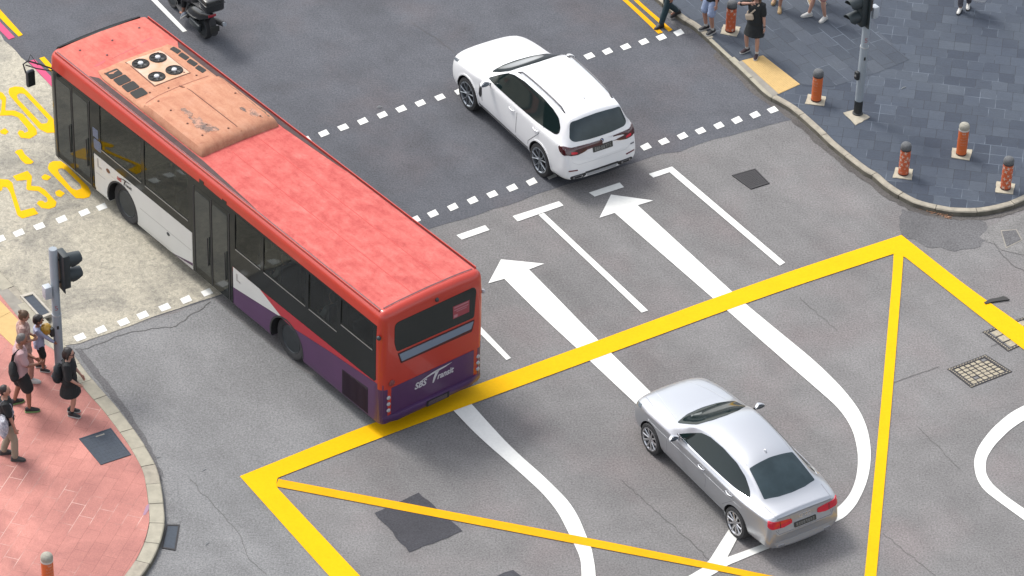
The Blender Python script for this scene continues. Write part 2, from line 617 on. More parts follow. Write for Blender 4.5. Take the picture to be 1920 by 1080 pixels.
# --- white lines and arrows
mark('arrow_marking', [(939.4, 487), (1020.5, 495), (992, 506), (1055, 570), (1118, 635), (1222, 738), (1300, 815), (1352, 880), (1378, 945), (1384, 1007), (1366, 994), (1355, 950), (1325, 890), (1275, 835), (1192, 758), (1075, 648), (1010, 588), (945.5, 523.6), (915.5, 532)], z=.012)
mark('arrow_marking', [(1145.6, 365.6), (1224.7, 376.7), (1195.6, 385.6), (1371, 546), (1399.6, 572), (1459, 621), (1532, 680.7), (1583.6, 732.5), (1614.7, 774), (1630, 815.5), (1634, 862), (1625, 909), (1604, 950), (1583.6, 971), (1563, 981), (1520, 1000), (1454, 1024), (1361, 1062), (1340, 1077), (1300, 1096), (1270, 1092), (1293, 1080), (1329.6, 1058), (1423, 1024), (1500, 994), (1563, 960), (1594, 929.5), (1607, 893), (1609.5, 852), (1599, 805), (1573, 766), (1511, 712), (1433, 644.4), (1366, 585), (1332, 556), (1290.7, 520), (1152.5, 400), (1124, 409)], z=.0125)
mark('arrow_marking', [(1366, 994), (1384, 1007), (1358, 1056.5), (1352, 1064), (1318, 1062), (1329.6, 1052)], z=.0145)
mark('guide_line', [(850.6, 771), (890, 812.5), (927.5, 846), (980, 891), (1021, 929), (1047.5, 962.5), (1064, 996), (1077.5, 1022.5), (1089, 1049), (1090.6, 1080), (1090, 1130), (1116, 1130), (1117, 1080), (1115, 1060), (1109, 1028), (1100, 1007.5), (1085, 970), (1066, 940), (1025, 898.7), (957.5, 838.7), (912.5, 790), (886, 760), (830, 700), (795, 712)], z=.012)
mark('guide_line', [(1930, 757), (1920, 761), (1895, 774), (1858, 805), (1832.5, 841), (1825, 867), (1830, 896), (1843, 919), (1874, 942.5), (1920, 976), (1990, 1025), (1990, 1000), (1920, 954.5), (1884, 929.5), (1858, 906), (1848, 888), (1848, 862), (1863.6, 836), (1895, 805), (1920, 788.6), (1935, 782)])
mark('stop_line', [(961, 406), (1048, 378), (1056.7, 386), (970.6, 416)])
mark('lane_line', [(1009.6, 403.5), (1019.6, 400.2), (1215, 583), (1203, 587)], z=.0135)
mark('stop_line', [(855.8, 441.7), (909.4, 423), (917.8, 432), (865.8, 450)])
mark('stop_line', [(1104, 362), (1161.7, 343), (1170, 351.7), (1115, 369.4)])
mark('stop_line', [(1216.4, 326.7), (1260, 313), (1472, 493), (1462, 499), (1255.5, 323.5), (1225, 334)])
mark('lane_line', [(958, 672), (949.5, 676), (911, 637), (800, 527), (808, 520), (911, 623)])
mark('lane_line', [(268, -15), (280, -15), (294, 0), (350.6, 58.6), (343, 61), (283, 0)])
# --- yellow box
mark('box_marking', [(1690, 441.5), (1816.7, 541), (1896.7, 597), (1920, 614), (2010, 680), (2010, 722), (1920, 657), (1845, 600), (1694, 480.7), (1675, 477), (1440, 554), (717.5, 820), (520.6, 897), (517, 912.6), (674, 1080), (760, 1170), (700, 1170), (616, 1080), (449.4, 894), (698.7, 793.7), (908, 717), (1440, 523)], z=.0165, mat=M_YEL)
mark('box_marking', [(1675.5, 477), (1693.7, 481), (1691, 520), (1671, 769), (1643, 1080), (1636, 1150), (1613, 1150), (1621, 1080), (1651, 769), (1673, 520)], z=.0175, mat=M_YEL)
mark('box_marking', [(522, 899), (1160, 1020.6), (1443.6, 1080), (1600, 1113), (1600, 1128), (1392, 1080), (1160, 1036), (517, 913)], z=.0175, mat=M_YEL2)
# --- kerbside yellow lines
mark('kerb_line', [(1120, -40), (1180, 12), (1234, 64), (1243, 61.5), (1190, 12), (1130, -40)], z=.0125, mat=M_YEL2)
mark('kerb_line', [(1148, -40), (1186, 0), (1254, 60), (1261, 56.5), (1197, 2), (1158, -38)], z=.0125, mat=M_YEL2)
for pts in ([(-36, -8), (-28, -12), (6, 25), (43, 66), (35, 69.4), (-2, 33)], [(73.6, 110), (83, 107), (122, 150), (112, 154)]):
    mark('bus_lane_dash', pts, z=.014, mat=M_YEL)
for pts in ([(-40, 0), (-40, 18), (16.7, 75), (28, 70.7)], [(53, 116), (65, 112), (130, 180), (116, 184)]):
    mark('bus_lane_dash', pts, z=.014, mat=M_PINK)

# --- crosswalk squares
DQ = [Vector((-4.375, 5.995)), Vector((-4.201, 6.146)), Vector((-4.112, 5.963)), Vector((-4.286, 5.827))]
qc = sum(DQ, Vector((0, 0))) / 4
DQ = [q - qc for q in DQ]
SQ = [(573, 263), (607, 250.7), (643.6, 239.5), (680, 228), (717, 216), (752, 205), (788.5, 194), (825, 183), (862, 172), (897, 162), (932, 152), (967, 142), (1002, 132),
      (1036, 122), (1070, 113), (1105, 105.6), (1139, 97), (1173, 88.5), (1207, 79), (1240, 70.6), (1273, 62),
      (0, 449), (35.7, 437.7), (74, 425), (115.7, 412), (158, 399), (191, 389), (228, 377),
      (742, 424), (778, 412.5), (812, 401.5), (849, 389), (886, 376.5), (923, 365), (960, 353), (997, 341.7), (1033, 330), (1068, 319.5), (1104, 308), (1140, 298), (1175, 287),
      (1211, 276), (1244.6, 266), (1279.5, 255.7), (1313.5, 246), (1348, 236.2), (1382, 226), (1415.6, 216), (1448.6, 206.8),
      (426, 536), (388, 549), (349, 562.7), (309, 577), (267.7, 591.7), (231.7, 604.5), (189, 619), (150, 633)]
for i, s_ in enumerate(SQ):
    c = G(*s_)
    rnd = random.Random(i)
    sheet('crosswalk_square', [[(c.x + d.x * rnd.uniform(.95, 1.05), c.y + d.y * rnd.uniform(.95, 1.05)) for d in DQ]], .013, M_WHITE, road)

# --- painted hours of the bus lane
def zp(pts): return [(x / 3.859, 140 + y / 3.859) for x, y in pts]
def smoothp(pts): return [tuple(p) for p in rpoly(pts, 6, 3)]
GL = [[[(-60, 100), (0, 128), (20, 135), (45, 170), (38, 262), (105, 262), (165, 288), (265, 400), (268, 435), (215, 467), (150, 460), (126, 425), (140, 405), (165, 408), (178, 425), (205, 412), (198, 392), (130, 312), (85, 298), (-5, 300), (8, 262), (15, 190), (0, 175), (-60, 150)]],
      [[(60, 130), (68, 100), (110, 88), (165, 93), (200, 125), (380, 315), (425, 375), (405, 422), (340, 425), (285, 398), (72, 158)], [(122, 152), (142, 138), (175, 142), (350, 330), (340, 354), (300, 358), (130, 180)]],
      [[(-2, 410), (35, 390), (64, 415), (40, 438), (8, 430)]],
      [[(105, 565), (125, 548), (160, 543), (180, 580), (245, 635), (225, 650), (185, 650), (150, 620), (130, 585)]],
      [[(-40, 765), (0, 758), (60, 762), (90, 785), (105, 850), (150, 990), (245, 965), (278, 1010), (160, 1045), (125, 1020), (75, 860), (50, 820), (20, 815), (15, 840), (-5, 848), (-40, 850)]],
      [[(92, 738), (200, 698), (232, 740), (225, 808), (285, 812), (325, 835), (410, 925), (400, 960), (355, 975), (300, 968), (265, 935), (280, 915), (310, 915), (325, 930), (345, 920), (340, 895), (275, 845), (200, 840), (190, 830), (195, 765), (120, 772)]],
      [[(298, 742), (325, 722), (372, 742), (345, 768), (310, 762)]], [[(398, 852), (430, 835), (470, 862), (440, 890), (408, 880)]],
      [[(345, 680), (355, 645), (385, 628), (440, 628), (490, 665), (640, 815), (660, 860), (645, 890), (600, 900), (550, 898), (520, 870), (360, 705)], [(418, 690), (440, 680), (470, 690), (580, 795), (590, 825), (555, 840), (520, 825), (430, 720)]]]
for lp in GL:
    mark('hours_lettering', zp(smoothp(lp[0])), z=.0135, mat=M_YEL, holes=[zp(smoothp(l)) for l in lp[1:]])

# --- cracks and joints in the surfacing
M_CRACK = mk('crack_dark', C(112, 110, 108), .95)
M_JOINT = mk('joint_dark', C(108, 105, 103), .95)
def crack(pts, wd, mat=M_CRACK, seed=0, amp=.03):
    p = jag(gp(pts), amp, .12, seed)
    sheet('crack', [seam(p, wd)], .0105, mat, road)
crack([(152, 656), (190, 645), (215, 632), (262, 620), (330, 612), (395, 566)], .018, seed=1)
crack([(356, 900), (440, 990), (470, 1050), (500, 1078)], .009, M_CRACK, seed=2)
crack([(1862, 452), (1880, 480), (1905, 500), (1925, 512)], .015, seed=3)
crack([(770, 40), (870, 110), (960, 190)], .010, M_JOINT, seed=4)
crack([(1670, 720), (1760, 688)], .012, M_JOINT, seed=5, amp=.01)
crack([(1858, 650), (1880, 642)], .012, M_JOINT, seed=6, amp=.01)
crack([(1165, 900), (1250, 975), (1330, 1050)], .009, M_JOINT, seed=7)
crack([(1655, 1000), (1760, 1085)], .008, M_JOINT, seed=8)
crack([(1500, 560), (1570, 620)], .008, M_JOINT, seed=9)
crack([(1720, 800), (1800, 880)], .008, M_JOINT, seed=10)

# ------------------------------------------------------------------ pavements and kerbs
KH = .12
M_KERB = mk('kerb_stone', C(196, 187, 168), .85, var=.30, scale=7, bump=.3)
M_KERB2 = mk('kerb_stone_pale', C(200, 193, 172), .85, var=.22, scale=6, bump=.3)
M_KERBD = mk('kerb_stone_dirty', C(132, 126, 112), .9, var=.4, scale=5, bump=.3)

def arc_resample(pts, step):
    P = [Vector(p) for p in pts]
    d = [0.0]
    for i in range(1, len(P)): d.append(d[-1] + (P[i] - P[i - 1]).length)
    n = max(1, round(d[-1] / step)); out = []; j = 0
    for k in range(n + 1):
        s = d[-1] * k / n
        while j < len(P) - 2 and d[j + 1] < s: j += 1
        q = (s - d[j]) / max(1e-9, d[j + 1] - d[j])
        out.append(P[j].lerp(P[j + 1], q))
    return out

def crom(pts, n=6):
    P = [Vector(p) for p in pts]; out = []
    for i in range(len(P) - 1):
        a = P[max(i - 1, 0)]; b = P[i]; c = P[i + 1]; d = P[min(i + 2, len(P) - 1)]
        for k in range(n):
            t = k / n
            out.append(.5 * ((2 * b) + (c - a) * t + (2 * a - 5 * b + 4 * c - d) * t * t + (3 * b - a - 3 * c + d) * t ** 3))
    out.append(P[-1]); return out

def kerb(outer, width, sgn, stone, mats, seed):
    """kerb stones along the outer top edge; sgn = side of the pavement"""
    pts = arc_resample(outer, .1)
    N = len(pts); nor = []
    for i in range(N):
        d = (pts[min(i + 1, N - 1)] - pts[max(i - 1, 0)]).normalized()
        nor.append(Vector((-d.y, d.x)) * sgn)
    inner = [p + n * width for p, n in zip(pts, nor)]
    mb = MB(); rnd = random.Random(seed)
    per = max(2, int(round(stone / .1))); i = 0
    while i < N - 1:
        j = min(N - 1, i + per)
        dz = rnd.uniform(-.004, .004); do = rnd.uniform(-.006, .006); mi = 0 if rnd.random() < .8 else 1
        rs = []
        for k in range(i, j + 1):
            p, n = pts[k], nor[k]
            if k == i: p = p + (pts[k + 1] - p).normalized() * .006
            if k == j: p = p - (p - pts[k - 1]).normalized() * .006
            ch = rnd.uniform(0, .006)
            o = p + n * do
            prof = [(-.012, -.05), (-.004, .02), (0, KH - .016 - ch), (.016 + ch, KH + dz), (width - .01, KH + dz + .002), (width, KH - .02), (width, -.05)]
            rs.append([(o.x + n.x * a, o.y + n.y * a, z) for a, z in prof])
        k0 = len(mb.m); mb.rings(rs, mi=mi)
        for q in range(k0, len(mb.m)):
            if (q - k0) % 7 in (0, 1): mb.m[q] = 2
        i = j
    o = mb.build('kerb', mats, None, 0)
    o['kind'] = 'structure'
    return pts, inner

# right hand pavement
ko = [(1130, -95), (1200, -32), (1268.7, 28), (1300.6, 48.7), (1330, 75), (1375, 117), (1409.5, 150), (1438.6, 177), (1483, 203), (1533.6, 247), (1560, 272), (1616.7, 317), (1636.7, 328.5), (1663, 351), (1713, 379.5), (1766.7, 393), (1796.7, 396.5), (1840, 396.2), (1886.7, 387), (1920, 375), (1990, 340), (2080, 280)]
ko = crom(gp(ko, KH), 5)
pts, inner = kerb(ko, .15, 1, .95, [M_KERB, M_KERB2, M_KERBD], 3)
M_SLATE = pavers('slate_pavers', radians(-8.5), .36, .37, C(50, 62, 80), C(78, 89, 104), C(38, 46, 57), .006, .37, 3, .16, ((.86, .88, .92), (1.14, 1.10, 1.04)), light=C(120, 132, 146))
sl = [tuple(p + Vector((0, 0))) for p in inner]
sl += [(60, 20), (60, 60), tuple(inner[0] + LD * 60)]
sheet('pavement_slate', [sl], KH - .002, M_SLATE, kind='structure')
M_SLATE2 = pavers('slate_pavers_skewed', radians(-58), .60, .34, C(56, 67, 82), C(80, 89, 102), C(42, 48, 58), .006, .5, 2, .18, ((.86, .88, .92), (1.10, 1.08, 1.04)), light=C(120, 132, 146))
k0 = [p for p in inner]
sk = gp([(1272, 14), (1378, 112), (1500, 158), (1560, 163), (1640, 138), (1705, 112), (1648, 60), (1590, -60), (1180, -70)], KH)
sheet('pavement_slate_skewed', [sk], KH + .002, M_SLATE2, kind='structure')
M_TACT = mk('tactile_yellow', C(238, 200, 130), .8, var=.10, scale=9)
M_CONC = mk('concrete_plain', C(178, 172, 160), .9, var=.22, scale=6)
sheet('pavement_strip', [gp([(1383, 117), (1391, 113.5), (1460, 176), (1449, 181)], KH)], KH + .004, M_CONC, kind='structure')
def dotted_tile(name, quad, z, nu, nv):
    """tactile paving: a slab with raised bars"""
    q = [Vector(p) for p in gp(quad, z)]
    mb = MB(); mb.prism([tuple(p) for p in q], z - .03, z + .004)
    for i in range(nu):
        a = (i + .25) / nu; b = (i + .75) / nu
        p = [q[0].lerp(q[1], a), q[0].lerp(q[1], b), q[3].lerp(q[2], b), q[3].lerp(q[2], a)]
        c = sum(p, Vector((0, 0))) / 4
        p = [c + (v - c) * .985 for v in p]
        mb.prism([tuple(v) for v in p], z + .003, z + .008)
    return mb.build(name, M_TACT, None, 0)
o = dotted_tile('tactile_paving', [(1391, 113.5), (1430.7, 104), (1500, 158), (1460, 176)], KH + .003, 12, 1); o['kind'] = 'structure'
# darker edge strip along the foot of the right kerb
chn = [p - (q - p).normalized() * .02 for p, q in zip(pts, inner)]
cho = [p - (q - p).normalized() * .17 for p, q in zip(pts, inner)]
M_GUT = asphalt('gutter_dark', C(116, 112, 109), stain=.25)
i0 = int(len(pts) * .28)
sheet('gutter', [[tuple(p) for p in chn[i0:]] + jag([tuple(p) for p in cho[i0:][::-6]], .035, .12, 8)], .0085, M_GUT, kind='structure')

# left hand pavement
lo = [(-160, 355), (-60, 450), (0, 507), (15, 524), (37, 545), (62, 570), (100, 614), (122, 645), (144, 671.7), (166.7, 702), (194, 734), (219, 762), (254.8, 809), (277, 843), (294.8, 877), (302, 908), (307.6, 952.6), (308, 982), (296, 1026.7), (272.6, 1069.6), (230, 1120), (170, 1170), (60, 1230)]
lo = crom(gp(lo, KH), 5)
pts2, inner2 = kerb(lo, .29, -1, .55, [M_KERB2, M_KERB, M_KERBD], 5)
M_RED = pavers('red_pavers', radians(74), .62, .285, C(224, 150, 136), C(216, 142, 129), C(192, 124, 112), .006, .5, 2, .09, ((.72, .70, .72), (1.14, 1.16, 1.16)), light=C(240, 200, 186))
rp = [tuple(p) for p in inner2] + [(-20, -20), (-40, 0), (-40, 20)]
sheet('pavement_red', [rp], KH - .002, M_RED, kind='structure')
sheet('pavement_strip', [gp([(-160, 380), (0, 527), (60, 585), (116, 650), (100, 655), (67, 636), (0, 552), (-160, 400)], KH)], KH + .002, M_CONC, kind='structure')
o = dotted_tile('tactile_paving', [(-110, 446), (66, 634), (26, 650), (-150, 480)], KH + .004, 1, 1); o['kind'] = 'structure'

# ------------------------------------------------------------------ covers, grates, drains
M_IRON = mk('cast_iron', C(70, 68, 70), .7, .3, var=.3, scale=30, bump=.5)
M_SLOT = mk('cover_blue_grey', C(66, 78, 92), .75, var=.25, scale=14, bump=.3)
M_FILL = mk('grate_concrete_fill', C(208, 196, 170), .9, var=.35, scale=18)

def quad(px, z): return [Vector(p) for p in gp(px, z)]
def qat(q, u, v):
    return q[0].lerp(q[1], u).lerp(q[3].lerp(q[2], u), v)
def cell(q, u0, u1, v0, v1): return [tuple(qat(q, *a)) for a in ((u0, v0), (u1, v0), (u1, v1), (u0, v1))]

def cover(px, z, label, mat, name='manhole_cover', cat='manhole cover', fr=.05):
    q = quad(px, z)
    c = sum(q, Vector((0, 0))) / 4
    r = empty(name, (c.x, c.y, z), label=label, cat=cat)
    q = [p - c for p in q]
    mb = MB()
    for a in ((0, 1, 0, fr), (0, 1, 1 - fr, 1), (0, fr, fr, 1 - fr), (1 - fr, 1, fr, 1 - fr)):
        mb.prism(cell(q, *a), -.03, .012)
    mb.build('frame', mat, r, 0)
    mb = MB(); mb.prism(cell(q, fr * 1.15, 1 - fr * 1.15, fr * 1.15, 1 - fr * 1.15), -.03, .008)
    n = 9
    for i in range(n):
        for j in range(n):
            u = fr * 2 + (1 - 4 * fr) * (i + .2) / n; v = fr * 2 + (1 - 4 * fr) * (j + .2) / n; s = (1 - 4 * fr) * .5 / n
            mb.prism(cell(q, u, u + s, v, v + s), .007, .011)
    mb.build('cover_plate', mat, r, 0)
    return r, q
cover([(1372, 329), (1416, 316.5), (1443, 344), (1408, 355)], .008, 'small dark square iron cover in the asphalt near the right kerb', M_IRON)
r, q = cover([(148, 823), (208, 803), (246, 853), (189, 872)], KH, 'large blue-grey square cover set in the red pavers', M_SLOT, fr=.03)
mb = MB(); mb.prism(cell(q, .45, .72, .10, .135), .008, .014); mb.build('handle_plate', M_CONC, r, 0)

def grate(px, label, nu, nv, fr=.10, z=.006, seed=0, full=True):
    q = quad(px, z); c = sum(q, Vector((0, 0))) / 4
    r = empty('drain_grate', (c.x, c.y, z), label=label, cat='drain grate')
    q = [p - c for p in q]; mb = MB()
    for a in ((0, 1, 0, fr), (0, 1, 1 - fr, 1), (0, fr, fr, 1 - fr), (1 - fr, 1, fr, 1 - fr)):
        mb.prism(cell(q, *a), -.03, .006)
    for i in range(1, nu): 
        u = fr + (1 - 2 * fr) * i / nu
        mb.prism(cell(q, u - .011, u + .011, fr, 1 - fr), -.03, .005)
    for j in range(1, nv):
        v = fr + (1 - 2 * fr) * j / nv
        mb.prism(cell(q, fr, 1 - fr, v - .011, v + .011), -.03, .0045)
    # row of small slots round the frame
    mb.build('frame', M_IRON, r, 0)
    mb = MB(); rnd = random.Random(seed)
    for i in range(nu):
        for j in range(nv):
            if rnd.random() < .04: continue
            u = fr + (1 - 2 * fr) * (i + .5) / nu; v = fr + (1 - 2 * fr) * (j + .5) / nv
            su = (1 - 2 * fr) / nu * rnd.uniform(.36, .44); sv = (1 - 2 * fr) / nv * rnd.uniform(.36, .44)
            mb.prism(rpoly(cell(q, u - su, u + su, v - sv, v + sv), .02, 2), -.02, rnd.uniform(-.002, .003))
    mb.build('concrete_infill', M_FILL, r, 0)
    mb = MB(); 
    for k in range(14):
        for a in ((k / 14 + .012, k / 14 + .05, .035, .06), (k / 14 + .012, k / 14 + .05, .94, .965), (.035, .06, k / 14 + .012, k / 14 + .05), (.94, .965, k / 14 + .012, k / 14 + .05)):
            mb.prism(cell(q, *a), .004, .0075)
    mb.build('frame_slot', M_FILL, r, 0)
grate([(1776, 692), (1848, 665), (1898, 697), (1821, 727)], 'square iron road grate with six rows of pale concrete cells', 6, 6)
grate([(1842, 622.5), (1922, 594), (1972, 622), (1890, 659)], 'pale filled road grate crossed by the thick yellow line', 3, 3, .09, seed=4)

# kerb drain at the left corner
q = quad([(312.6, 984), (337, 984), (329, 1032.6), (303, 1028)], .01); c = sum(q, Vector((0, 0))) / 4
r = empty('drain_inlet', (c.x, c.y, .01), label='narrow dark iron drain beside the kerb of the red corner', cat='drain')
q = [p - c for p in q]
mb = MB()
for a in ((0, 1, 0, .05), (0, 1, .95, 1), (0, .09, .05, .95), (.91, 1, .05, .95)): mb.prism(cell(q, *a), -.03, .012)
mb.build('frame', M_IRON, r, 0)
mb = MB(); mb.prism(cell(q, .1, .9, .06, .94), -.04, .006); mb.build('cover_plate', M_SLOT, r, 0)
# drain box in the upper left pavement
q = quad([(37, 556), (62, 549), (100, 590), (76, 599)], KH + .003); c = sum(q, Vector((0, 0))) / 4
r = empty('drain_inlet', (c.x, c.y, KH + .003), label='blue-grey drain lid in a pale concrete frame behind the left traffic light', cat='drain')
q = [p - c for p in q]
mb = MB()
for a in ((0, 1, 0, .08), (0, 1, .92, 1), (0, .14, .08, .92), (.86, 1, .08, .92)): mb.prism(cell(q, *a), -.03, .03)
mb.build('frame', mk('frame_pale', C(222, 214, 198), .85, var=.2), r, 0)
mb = MB(); mb.prism(cell(q, .15, .85, .085, .915), -.04, .008); mb.build('cover_plate', M_SLOT, r, 0)
q = quad([(1876, 432), (1906, 430), (1917, 450), (1886, 466)], .0095)
c = sum(q, Vector((0, 0))) / 4
r = empty('manhole_cover', (c.x, c.y, .0095), label='grey dirty square cover near the curved kerb at the right', cat='manhole cover')
q = [p - c for p in q]
mb = MB(); mb.prism(cell(q, 0, 1, 0, 1), -.03, .003); mb.build('frame', M_CONC, r, 0)
mb = MB(); mb.prism(cell(q, .06, .94, .06, .94), -.03, .007); mb.build('cover_plate', M_TAR, r, 0)

# litter
M_STRIP = mk('black_rubber', C(52, 50, 48), .7, var=.2)
p = gp([(1845, 569), (1856, 563), (1873, 560), (1880, 557.5), (1886, 559), (1893, 564), (1880, 565.5), (1862, 568), (1848, 572)])
c = sum((Vector(a) for a in p), Vector((0, 0))) / len(p)
mb = MB(); mb.prism([(a[0] - c.x, a[1] - c.y) for a in p], 0, .018)
o = mb.build('rubber_strip', M_STRIP, None, 30); o.location = (c.x, c.y, .018)
tag(o, 'black scrap of rubber lying across the edge of the thick yellow line', 'rubber scrap')
M_LEAF = mk('dry_leaf', C(196, 150, 118), .9, var=.35, scale=20)
mb = MB(); rnd = random.Random(2)
for k in range(70):
    t = rnd.random() ** .7
    x = 1716 + 66 * t + rnd.uniform(-5, 5); y = 386 + 22 * t + rnd.uniform(-4, 3)
    g = G(x, y, .012); a = radians(124 + rnd.uniform(-60, 60) + 90); l = rnd.uniform(.05, .16); wd = rnd.uniform(.006, .014)
    d = Vector((cos(a), sin(a), 0)); n = Vector((-d.y, d.x, 0))
    z = Vector((0, 0, rnd.uniform(.004, .03)))
    mb.add([g - d * l / 2, g + n * wd + z, g + d * l / 2, g - n * wd + z * .6, g + z * 1.2], [(0, 3, 4), (3, 2, 4), (2, 1, 4), (1, 0, 4)])
o = mb.build('dry_leaves', M_LEAF, None, 0); tag(o, 'dry brown leaves swept against the curved right kerb', 'leaves', kind='stuff')
M_PAPER = mk('paper_white', C(240, 240, 235), .8)
def scrap(px, py, z, l, wd, ang, label):
    g = G(px, py, z)
    mb = MB(); mb.tube([(-l / 2, 0, .004), (-l * .1, .006, .009), (l / 2, -.004, .004)], [wd * .6, wd, wd * .5], 6, sq=.35)
    o = mb.build('paper_scrap', M_PAPER, None, 40); o.location = g; o.rotation_euler = (0, 0, ang)
    tag(o, label, 'litter')
scrap(1694, 165, KH + .004, .13, .022, .7, 'white paper scrap on the slate pavement beside the grey pole')
scrap(712, 202, .006, .11, .05, .2, 'pale crumpled scrap beside the upper row of crosswalk squares')
scrap(297, 858, .012, .09, .014, .3, 'tiny white scrap by the kerb of the red corner')
scrap(388, 1020, .012, .12, .012, 1.0, 'thin white straw on the asphalt below the red corner')
scrap(383, 881, .012, .10, .012, .9, 'thin white scrap on the pale asphalt left of the yellow corner')
# flat pale stain of spilled paint beside the kerb
patchy('kerb_stain', [(268, 975), (274, 958), (280, 953), (279, 965), (273, 975)], mk('stain_lilac', C(190, 150, 170), .9), z=KH + .0045, amp=.005)
# ================================================================== BUS
def sub_parent(o, p):
    o.parent = p; return o

BH, BW, BF, BR, BZ = 2.97, 2.54, 8.60, -3.13, .28      # roof height, width, front x, rear x, skirt
M_RED_S = mk('bus_red', C(224, 64, 42), .38, var=.06, scale=2.2, coat=.3)
M_ROOF = None
def roof_mat(name, col, worn, dark):
    m = bpy.data.materials.new(name); k = NT(m); co = k.coord()
    mp = k.new('ShaderNodeMapping'); mp.inputs['Scale'].default_value = (.8, 1.0, 1); k.link(co, mp.inputs['Vector'])
    n = k.noise(mp.outputs['Vector'], 3.4, 7, .75, .3)
    n2 = k.noise(mp.outputs['Vector'], 7, 6, .75, .6)
    n3 = k.noise(co, 30, 3, .75)
    ms = k.new('ShaderNodeMapping'); ms.inputs['Scale'].default_value = (.5, 7.0, 1); ms.inputs['Rotation'].default_value = (0, 0, .12); k.link(co, ms.inputs['Vector'])
    st = k.noise(ms.outputs['Vector'], 1.6, 5, .6)
    c = k.ramp(n, [(.34, dark), (.50, col), (.72, worn)])
    c = k.mix(1.0, c, k.ramp(n2, [(.30, (.78, .70, .72)), (.42, (1, 1, 1))]), 'MULTIPLY')
    c = k.mix(1.0, c, k.ramp(st, [(.34, (.93, .9, .9)), (.5, (1, 1, 1)), (.70, (1.05, 1.10, 1.10))]), 'MULTIPLY')
    c = k.mix(1.0, c, k.ramp(n3, [(.3, g4(.93)), (.7, g4(1.06))]), 'MULTIPLY')
    k.link(c, k.bsdf.inputs['Base Color']); k.bsdf.inputs['Roughness'].default_value = .85; k.bsdf.inputs['Specular IOR Level'].default_value = .15
    return m
M_ROOF = roof_mat('bus_roof_faded', C(234, 120, 112), C(241, 144, 134), C(214, 98, 94))
M_POD = roof_mat('bus_pod_faded', C(224, 162, 130), C(232, 176, 146), C(208, 144, 116))
M_PURP = mk('bus_purple', C(98, 54, 104), .42, var=.18, scale=1.6, coat=.2)
M_WHT = mk('bus_white', C(246, 246, 240), .4, var=.06, scale=1.5, coat=.2)
M_RED2 = mk('bus_red_swoosh', C(206, 38, 56), .4, coat=.2)
M_BLACK = mk('bus_black_gloss', (.007, .009, .009, 1), .10, spec=.28)
M_RUB = mk('rubber_black', (.018, .018, .019, 1), .75)
M_GREYP = mk('bus_grey_panel', C(140, 156, 176), .45, var=.05)
M_DARK = mk('dark_void', (.010, .010, .011, 1), .8)
M_GUTR = mk('roof_gutter', C(112, 58, 66), .6, var=.2)
M_ALU = mk('aluminium', C(176, 176, 172), .4, .6)
M_GLASS = glass_tint('tinted_window', (.30, .35, .34))
M_INT = mk('bus_interior', C(84, 88, 88), .8)
M_SEAT = mk('seat_fabric', C(60, 62, 96), .9, var=.3)
M_LAMP = mk('lamp_clear', C(200, 200, 204), .15, coat=.6)
M_LAMPR = mk('lamp_red', C(170, 30, 36), .15, coat=.6)
M_TYRE = mk('tyre', (.022, .022, .023, 1), .85, var=.3, scale=12)
M_STEEL = mk('wheel_steel', C(84, 90, 94), .5, .5, var=.25, scale=6)

def bus_shell():
    def section(x, n=6):
        rf, rr_ = .20, .16
        def inset(dist, r): return 0 if dist >= r else r - sqrt(max(0, r * r - (r - dist) ** 2))
        d = max(inset(BF - x, rf), inset(x - BR, rr_))
        hw = BW / 2 - d
        lift = .13 * max(0, (BR + .7 - x) / .7) ** 1.5      # rear departure angle of the skirt
        top = BH - d
        lf = 0.0
        pts = []
        zb = BZ + lf + d * .2
        pts += [(-hw + .03, zb), (-hw, zb + .05), (-hw, 1.14), (-hw, 1.30), (-hw - 0.0, 2.3)]
        R_ = .17
        cx = -hw + R_ - .0; cz = top - R_
        tumble = .03
        for i in range(n + 1):
            a = pi - (pi / 2) * i / n
            pts.append((cx + tumble + R_ * cos(a), cz + R_ * sin(a)))
        pts.append((-hw * .55, top + .025)); pts.append((0, top + .04))
        full = pts + [(-y, z) for y, z in pts[-2::-1]]
        return [Vector((x, y, z)) for y, z in full]
    xs = []
    for i in range(7): xs.append(BR + .16 * (1 - cos(pi / 2 * i / 6)))
    k = 30
    for i in range(1, k): xs.append(BR + .16 + (BF - .20 - BR - .16) * i / k)
    for i in range(7): xs.append(BF - .20 + .20 * sin(pi / 2 * i / 6))
    mb = MB(); mb.rings([section(x) for x in xs])
    me = mb.mesh('bus_shell')
    bm = bmesh.new(); bm.from_mesh(me); bmesh.ops.recalc_face_normals(bm, faces=bm.faces[:]); bm.to_mesh(me); bm.free()
    return me

def boxmesh(x0, x1, y0, y1, z0, z1):
    mb = MB(); mb.box(((x0 + x1) / 2, (y0 + y1) / 2, (z0 + z1) / 2), (x1 - x0, y1 - y0, z1 - z0)); return mb.mesh('c')
def cylmesh(x, y0, y1, z, r, n=40):
    mb = MB(); mb.rings([[(x + r * cos(2 * pi * j / n), y, z + r * sin(2 * pi * j / n)) for j in range(n)] for y in (y0, y1)])
    me = mb.mesh('c')
    bm = bmesh.new(); bm.from_mesh(me); bmesh.ops.recalc_face_normals(bm, faces=bm.faces[:]); bm.to_mesh(me); bm.free()
    return me

WB = 5.868; BWR = .48; ARCH = .565
bus = empty('city_bus', (-3.5017, -1.3645, 0), radians(129.97), label='long red, white and purple city bus with a faded salmon roof', cat='bus')
shell = bus_shell()
bvh = bvh_of(shell)
